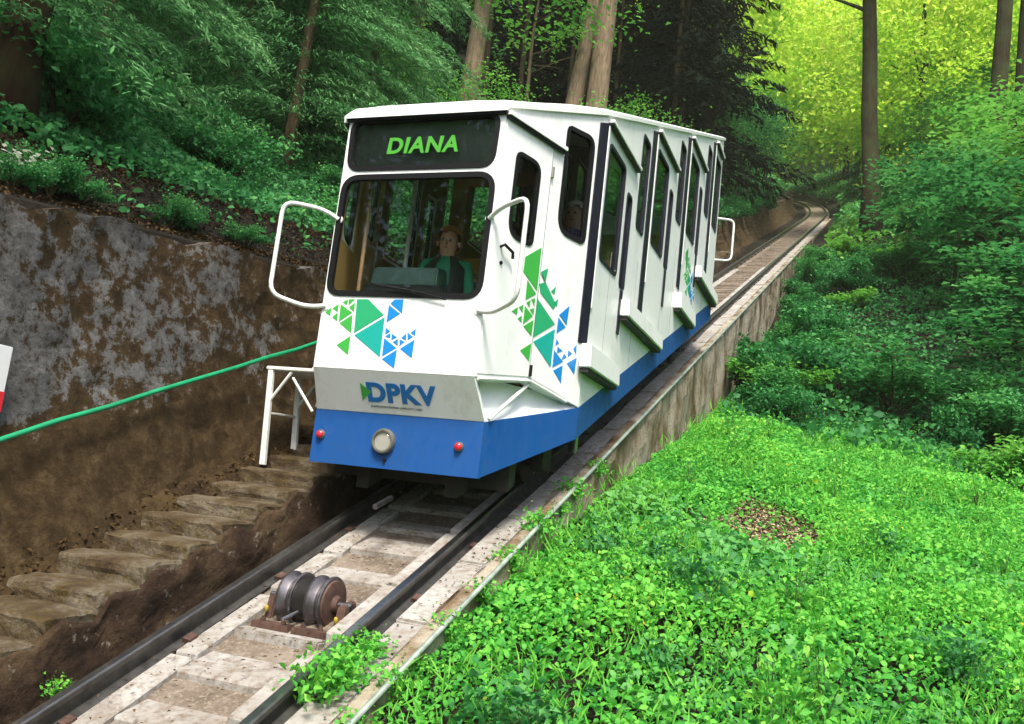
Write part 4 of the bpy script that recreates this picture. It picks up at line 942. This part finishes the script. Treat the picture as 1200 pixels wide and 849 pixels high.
sM = [shrubdata('foliage', 1, 1.2, 2400, .11, L_MID, 30+i, bias=.62) for i in range(3)]
sI = [shrubdata('foliage', 1, 1.0, 2600, .085, L_IVY, 40+i) for i in range(3)]
sF = shrubdata('foliage', 1, 1.0, 1800, .12, L_FRESH, 50, bias=.65)
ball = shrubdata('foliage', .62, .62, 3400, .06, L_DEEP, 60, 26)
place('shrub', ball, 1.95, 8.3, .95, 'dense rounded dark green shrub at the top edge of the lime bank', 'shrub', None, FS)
for x, y, s in ((4.75, 7.7, .75), (5.5, 8.0, .9)): place('shrub', sF, x, y, s, 'pale fresh green shrub at the edge of the lime ground cover', 'shrub', 'pale shrubs', FS)
r = random.Random(11)
for i in range(46):
    y = r.uniform(9.2, 24); x = 1.75+r.uniform(0, 1)**1.1*(.36*(y+6)); s = r.uniform(.55, 1.1)
    if y > 17 and x < 2.3: continue
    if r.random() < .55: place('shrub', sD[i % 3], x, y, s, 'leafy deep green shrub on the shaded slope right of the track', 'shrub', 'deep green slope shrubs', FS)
    elif r.random() < .6: place('shrub', sM[i % 3], x, y, s, 'leafy brighter green shrub on the shaded slope right of the track', 'shrub', 'mid green slope shrubs', FS)
    else: place('shrub', sF, x, y, s*.8, 'leafy pale green shrub among darker shrubs on the slope right of the track', 'shrub', 'pale slope shrubs', FS)
for i in range(30):
    y = r.uniform(-1.2, 13); x = -3.3-r.uniform(0, 1)*(1.8+.45*(y+3)); s = r.uniform(.45, .95)
    place('shrub', sI[i % 3], x, y, s, 'green leafy shrub on the bank above the mossy wall', 'shrub', 'bank shrubs above the wall', FS)
for i, (x, y, s) in enumerate(((-2.25, -1.05, .28), (-2.3, -.75, .22), (-2.25, .1, .26), (-2.3, .35, .2), (-2.2, 1.0, .22))):
    place('plant', sI[i % 3], x, y, s, 'small dark green plant growing on top of the mossy wall', 'plant', 'plants on the wall top', FS)
fl = place('flowering_plant', sI[1], -2.22, -1.38, .26, 'small plant with white flowers on top of the mossy wall', 'plant', None, FS)
c = rng.normal(size=(60, 3))*np.array([.45, .45, .12])+np.array([0, 0, .95])
obj('flowers', leafdata('flowers', c, .16, .7, rng.random(60), L_FLOW, .9), fl)['kind'] = 'stuff'

def trunkdata(name, H, r0, r1, mat, seed=0, bend=.15, limbs=0, lz=(.5, .95), ll=2.0, n=12):
    r = random.Random(seed); m = MB(); K = 9; pts = []; rs = []
    a = r.uniform(0, 6.28)
    for i in range(K+1):
        t = i/K; pts.append((bend*math.sin(t*2.2)*math.cos(a)+r.uniform(-1, 1)*.02*r0*8, bend*math.sin(t*2.6)*math.sin(a)+r.uniform(-1, 1)*.02*r0*8, t*H-.3)); rs.append((r0*(1-t)+r1*t)*(1+.45*math.exp(-t*H*2.2)))
    m.tube(pts, rs, n)
    for _ in range(limbs):
        t = r.uniform(*lz); i = min(int(t*K), K-1); p = Vector(pts[i]).lerp(Vector(pts[i+1]), t*K-i); a = r.uniform(0, 6.28); l = ll*r.uniform(.6, 1.1)
        d = Vector((math.cos(a), math.sin(a), r.uniform(.15, .7))); m.tube([p, p+d*l*.5+Vector((0, 0, .1)), p+d*l+Vector((0, 0, .05*l))], [r0*.28, r0*.16, r0*.04], 6)
    return meshd(name, m.v, m.f, mat, True)
def crowndata(name, R, H, z0, ncl, per, leaf, mat, seed, flat=.3, bias=.5, clr=.32, tb=0):
    global rng; keep = rng; rng = np.random.default_rng(seed)
    d = rng.normal(size=(ncl, 3)); d /= np.linalg.norm(d, axis=1)[:, None]; rad = rng.uniform(.35, 1, ncl)**.5
    C = d*rad[:, None]*np.array([R, R, H/2])+np.array([0, 0, z0+H/2])
    idx = np.repeat(np.arange(ncl), per); n = len(idx); sc = rng.uniform(.6, 1.3, ncl)[idx][:, None]
    P = C[idx]+rng.normal(size=(n, 3))*np.array([clr*R, clr*R, clr*R*flat])*sc
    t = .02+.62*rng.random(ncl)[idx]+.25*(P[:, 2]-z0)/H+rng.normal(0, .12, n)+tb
    me = leafdata(name, P, leaf*rng.uniform(.6, 1.3, n), bias, t, mat, .62); rng = keep; return me
def sprucedata(name, H, z0, L, nb, tw, mat, seed, tsz=.2, droop=.35, blades=3):
    global rng; keep = rng; rng = np.random.default_rng(seed); P = []; Dr = []; T = []
    for b in range(nb):
        t = (b+rng.random())/nb; z = z0+(H-z0)*t; l = L*(1-t)**.75*rng.uniform(.75, 1.1)+.15; a = rng.uniform(0, 6.28); dv = np.array([math.cos(a), math.sin(a), 0]); sv = np.array([-dv[1], dv[0], 0])
        bt = rng.random()*.4; k = max(6, int(tw*l/L))
        for s in np.linspace(.12, 1, k):
            p = dv*l*s+np.array([0, 0, z+.10*l*math.sin(s*2)-droop*l*s*s])
            for q in range(blades):
                sd = rng.choice([-1, 1]); d = dv*.55+sv*sd*rng.uniform(.2, 1)+np.array([0, 0, -rng.uniform(.1, .7)]); off = rng.uniform(0, .32)*l*(1-s*.75)
                P.append(p+sv*sd*off*.9+np.array([0, 0, -.25*off])+rng.normal(0, .02, 3)); Dr.append(d); T.append(bt+.30*s+rng.normal(.08, .13))
    n = len(P); me = leafdata(name, np.array(P), tsz*rng.uniform(.6, 1.3, n), .5, np.array(T), mat, .22, np.array(Dr), .06); rng = keep; return me
TC = ('trunk', 'crown')
def tree(kind, trunk, crown, x, y, label, group=None, s=1, rz=0, lean=(0, 0), dz=0):
    e = place(kind, [trunk, crown] if crown else [trunk], x, y, s, label, 'tree', group, TC, rz, dz, s); e.rotation_euler = (lean[0], lean[1], rz); return e

# spruces on the left
t1 = trunkdata('trunk', 9, .17, .10, B_RED, 1, .03)
tree('conifer_tree', t1, sprucedata('crown', 9, .75, 1.8, 150, 30, L_SPR, 2, .085, .6, 12), -3.28, -.72, 'conifer with thick dark red trunk growing at the wall top beside the white flowers')
sp1 = [sprucedata('crown', 10, .25, 2.7, 170, 36, L_SPR, 70+i, .115, .45, 15) for i in range(2)]
tS = trunkdata('trunk', 10, .10, .02, B_SPR, 4, .05)
for i, (x, y, s, rz) in enumerate(((-5.4, 5.6, 1, .3), (-6.0, 8.6, .95, 2), (-7.4, 6.5, 1.1, 4), (-6.2, 2.6, .9, 1.1), (-8.8, 9.5, 1.1, 5), (-9.5, 4.5, 1, 2.4))):
    tree('spruce_tree', tS, sp1[i % 2], x, y, 'blue green spruce with drooping boughs on the bank above the wall', 'drooping spruces on the bank', s, rz)
# tall trunks behind the car, crowns high overhead
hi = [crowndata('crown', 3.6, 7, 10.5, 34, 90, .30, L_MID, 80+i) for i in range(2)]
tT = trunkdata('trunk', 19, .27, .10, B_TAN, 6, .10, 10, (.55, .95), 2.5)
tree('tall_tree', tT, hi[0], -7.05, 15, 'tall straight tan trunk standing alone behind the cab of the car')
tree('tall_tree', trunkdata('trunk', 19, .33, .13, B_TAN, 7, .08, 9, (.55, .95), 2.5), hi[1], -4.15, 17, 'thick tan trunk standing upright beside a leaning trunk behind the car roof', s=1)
tree('tall_tree', trunkdata('trunk', 17, .24, .10, B_TAN, 8, .1, 8, (.6, .95), 2.2), hi[0], -5.0, 16.8, 'leaning tan trunk crossing behind the thick upright trunk', lean=(0, .09))
tn = trunkdata('trunk', 13, .10, .04, B_SPR, 9, .2, 6, (.5, .95), 1.4, 8)
cn = crowndata('crown', 1.8, 5, 7.5, 18, 60, .22, L_MID, 90)
for i, (x, y, s) in enumerate(((-9.9, 17, 1), (-9.0, 20, .9), (-8.2, 21, 1), (-10.6, 15.5, 1.2), (-6.4, 22, 1), (-7.6, 24, .8), (-3.5, 24, 1), (-5.8, 24.5, .9), (-12.5, 21, 1.1), (-11.2, 24, 1))):
    tree('thin_tree', tn, cn, x, y, 'slender young trunk in the dark forest behind the car', 'slender trunks behind the car', s, i)
# the dark conifers closing the forest
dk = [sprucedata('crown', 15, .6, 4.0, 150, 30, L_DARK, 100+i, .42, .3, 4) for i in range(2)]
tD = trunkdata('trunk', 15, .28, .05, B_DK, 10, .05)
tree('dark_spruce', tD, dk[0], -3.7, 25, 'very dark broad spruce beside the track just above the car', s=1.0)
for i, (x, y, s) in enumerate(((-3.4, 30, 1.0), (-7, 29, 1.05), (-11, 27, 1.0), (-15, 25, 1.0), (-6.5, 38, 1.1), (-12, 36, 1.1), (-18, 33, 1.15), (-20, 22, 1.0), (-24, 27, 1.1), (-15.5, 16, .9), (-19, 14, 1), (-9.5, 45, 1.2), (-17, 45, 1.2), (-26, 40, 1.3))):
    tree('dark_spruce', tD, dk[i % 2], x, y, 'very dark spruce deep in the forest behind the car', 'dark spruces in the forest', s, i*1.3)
ld = crowndata('crown', 1.7, 3.2, .3, 30, 90, .13, L_FRESH, 120, .3, .6)
tq = trunkdata('trunk', 3.4, .05, .02, B_DK, 12, .1, 8, (.2, .9), 1.2, 8)
for i, (x, y, s) in enumerate(((-3.3, 14.5, .75), (-6.1, 13.8, .7), (-8.6, 13, .8), (-3.9, 20, .9))):
    tree('sapling', tq, ld, x, y, 'light green sapling standing before the dark forest', 'light saplings before the dark forest', s, i)
md = crowndata('crown', 1.9, 4.2, .2, 34, 100, .16, L_MID, 121, .3, .6)
for i, (x, y, s) in enumerate(((-2.9, 33, 1), (-2.9, 38, 1.05), (-4.6, 44, 1.2), (-6.5, 50, 1.4), (-8.2, 58, 1.5))):
    tree('leafy_tree', tq, md, x, y, 'small leafy green tree along the left side of the upper track', 'leafy trees along the upper track', s, i)
# right side: the lone trunk and the bright wood behind it
tree('tall_tree', trunkdata('trunk', 22, .33, .16, B_DK, 14, .35, 10, (.35, .95), 3.0), crowndata('crown', 3.2, 8, 13, 26, 80, .35, L_FRESH, 130), 3.0, 28, 'tall dark trunk standing alone in the light green undergrowth right of the track', lean=(0, -.075))
tR = trunkdata('trunk', 22, .30, .12, B_DK, 15, .2, 10, (.4, .95), 3.0)
cR = crowndata('crown', 3.2, 8, 12, 26, 80, .35, L_FRESH, 131)
for i, (x, y) in enumerate(((6.55, 25), (7.5, 26.5))):
    tree('tall_tree', tR, cR, x, y, 'tall grey trunk rising out of the maple leaves on the right slope', 'tall trunks on the right slope', 1, i)
tree('small_conifer', trunkdata('trunk', 5, .08, .02, B_DK, 4, .03), sprucedata('crown', 5, .2, 1.9, 60, 22, L_DEEP, 140, .3, .4, 4), 2.1, 52, 'small dense dark conifer beside the bend of the track', s=.75)
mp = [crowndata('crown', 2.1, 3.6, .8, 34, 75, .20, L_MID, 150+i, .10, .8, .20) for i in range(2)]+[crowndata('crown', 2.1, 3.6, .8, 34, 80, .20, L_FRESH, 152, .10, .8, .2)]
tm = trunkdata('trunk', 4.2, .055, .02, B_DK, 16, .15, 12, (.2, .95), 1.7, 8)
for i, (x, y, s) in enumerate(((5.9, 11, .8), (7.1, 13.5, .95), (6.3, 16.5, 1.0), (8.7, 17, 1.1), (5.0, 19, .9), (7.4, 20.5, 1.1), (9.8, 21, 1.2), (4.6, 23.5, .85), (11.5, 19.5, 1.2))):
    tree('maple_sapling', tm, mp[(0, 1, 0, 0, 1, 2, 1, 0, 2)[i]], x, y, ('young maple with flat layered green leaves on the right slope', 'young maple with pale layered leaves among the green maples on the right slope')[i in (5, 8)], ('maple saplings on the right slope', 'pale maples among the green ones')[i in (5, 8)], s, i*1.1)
for i, (x, y, s) in enumerate(((6.9, 24, 1.1), (10, 26, 1.2), (5.6, 32, 1.1), (8.5, 33, 1.3))):
    tree('maple_sapling', tm, mp[2], x, y, 'young maple with pale green leaves high on the right slope', 'pale maples on the right slope', s, i*1.7)
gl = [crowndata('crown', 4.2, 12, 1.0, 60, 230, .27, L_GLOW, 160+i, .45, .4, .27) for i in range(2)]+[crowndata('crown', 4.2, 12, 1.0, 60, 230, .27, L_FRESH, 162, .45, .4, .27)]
tg = trunkdata('trunk', 13, .2, .06, B_DK, 17, .3, 8, (.3, .95), 2.5, 8)
r = random.Random(5); i = 0
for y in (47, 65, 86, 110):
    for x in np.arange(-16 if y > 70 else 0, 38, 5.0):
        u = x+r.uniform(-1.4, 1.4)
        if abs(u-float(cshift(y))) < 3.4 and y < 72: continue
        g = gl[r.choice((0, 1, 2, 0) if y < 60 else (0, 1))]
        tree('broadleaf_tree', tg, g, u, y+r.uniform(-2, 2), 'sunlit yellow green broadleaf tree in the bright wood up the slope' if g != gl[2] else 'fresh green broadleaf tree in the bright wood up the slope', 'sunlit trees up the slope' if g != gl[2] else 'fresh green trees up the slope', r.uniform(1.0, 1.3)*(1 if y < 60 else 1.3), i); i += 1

# leafy trees on the lower slope, facing the front of the car (they show in its windows)
for i, (x, y, s) in enumerate(((-11, -17, 1.0), (-5, -20, 1.1), (1, -22, 1.1), (7, -19, 1.0), (13, -16, 1.1), (-16, -10, 1.0), (17, -8, 1.1))):
    tree('leafy_tree', tg, gl[2], x, y, 'leafy tree on the lower slope facing the front of the car', 'trees on the lower slope', s, i, dz=-1)

for i, (x, y, s) in enumerate(((-6.6, 61, 1.55), (-10, 68, 1.6), (-7.5, 76, 1.7), (-13, 60, 1.5))):
    tree('broadleaf_tree', tg, gl[i % 2], x, y, 'tall sunlit yellow green tree left of the bend in the track', 'tall sunlit trees left of the bend', s, i*1.9)
# a little debris on the track
x, y = P2(1500, -.72, .92, -2.8, 3); h = np.where(np.abs(np.abs(x)-.5) < .08, -9, np.where(np.abs(x) < .27, -.045, -.06))
k = (h > -1) & (np.hypot(x-.03, y+.62) > .35); zz = S*y+h
zz = np.where(np.abs(x) >= .45, S*y-.148, zz); zz = np.where(x > .6, S*y-.078, zz)
tag(obj('track_debris', leafdata('track_debris', np.stack([x, y, zz], 1)[k], .022*rng.uniform(.4, 1.5, k.sum()), .85, rng.random(k.sum())*.7, L_DRYD, .55)), 'scattered dry leaf crumbs lying on the concrete between the rails', 'leaves', kind='stuff')

# grass blades and taller sprigs mixed into the lime bank
x, y = P2(15000, .98, 7, -2.6, 9); k = (vnoise(x+1, y+2, 1.9) > .45) & (np.hypot((x-PX)/.6, (y-PY+.3)/1.2) > 1); x, y = x[k], y[k]; n = len(x)
dv = np.stack([rng.normal(0, .45, n), rng.normal(0, .45, n), np.ones(n)], 1); L = .13*rng.uniform(.5, 1.5, n)
tag(obj('grass', leafdata('grass', np.stack([x, y, ground_z(x, y)+.12+L*.45], 1), L, .2, .45+.4*rng.random(n), L_LIME, .07, dv, .05)), 'thin pale grass blades standing among the lime ground cover', 'grass', kind='stuff')
sprigs([(x, y, gz(x, y)+.06, sc) for x, y, sc in [(1.45+random.random()*4, -1.6+random.random()*8.5, random.uniform(.55, 1.1)) for _ in range(60)] if np.hypot((x-PX)/.7, (y-PY+.4)/1.3) > 1], L_LIME, 'herb_plant', 'taller leafy herb standing out of the lime ground cover', 'tall herbs in the lime ground cover', 170, .055, .22, .42)
sprigs([(x, y, gz(x, y)+.04, sc) for x, y, sc in [(1.3+random.random()*3.4, -1.5+random.random()*5, random.uniform(.5, .9)) for _ in range(22)] if np.hypot((x-PX)/.8, (y-PY+.4)/1.4) > 1], L_MID, 'herb_plant', 'darker green leafy herb standing in the lime ground cover', 'dark herbs in the lime ground cover', 150, .08, .26, .36)
# dark shrubs hanging over the wall of the upper track
for i in range(24):
    y = 10.5+1.35*i+random.uniform(-.4, .4); x = float(cshift(y))-2.0+random.uniform(-.15, .1)
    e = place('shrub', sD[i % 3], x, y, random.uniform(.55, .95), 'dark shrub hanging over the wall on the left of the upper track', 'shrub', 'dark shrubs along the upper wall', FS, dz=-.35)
# light leafy boughs in front of the dark forest
ub = crowndata('crown', 2.3, 3.2, 3.2, 22, 70, .17, L_FRESH, 171, .22, .65, .24)
tu = trunkdata('trunk', 6.3, .07, .02, B_SPR, 21, .3, 12, (.45, .95), 2.0, 8)
for i, (x, y, s) in enumerate(((-8.7, 14.2, 1), (-5.4, 15.2, 1.05), (-10.2, 12.6, .9))):
    tree('understorey_tree', tu, ub, x, y, 'slim tree with light green boughs in front of the dark forest', 'light boughs before the dark forest', s, i*1.4)

# shrubs against the foot of the track wall
for i in range(13):
    y = 8.6+1.1*i+random.uniform(-.3, .3); x = 1.42+random.uniform(-.1, .25)
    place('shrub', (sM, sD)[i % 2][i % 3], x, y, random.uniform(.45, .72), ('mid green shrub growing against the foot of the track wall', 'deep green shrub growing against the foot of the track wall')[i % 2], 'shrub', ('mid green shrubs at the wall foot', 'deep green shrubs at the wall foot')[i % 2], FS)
# ------------------------------------------------------------------ haze in the valley air
hz = MB().box(-95, 95, -30, 155, -22, 125).build('haze', None); tag(hz, kind='stuff')
hm = D.materials.new('haze_air'); hm.use_nodes = True; nt = hm.node_tree; nt.nodes.remove(nt.nodes['Principled BSDF'])
pv = N(nt, 'ShaderNodeVolumePrincipled'); pv.inputs['Density'].default_value = .0006; pv.inputs['Color'].default_value = (.93, .97, .72, 1); pv.inputs['Anisotropy'].default_value = .0
nt.links.new(pv.outputs[0], nt.nodes['Material Output'].inputs['Volume']); hz.data.materials.append(hm)
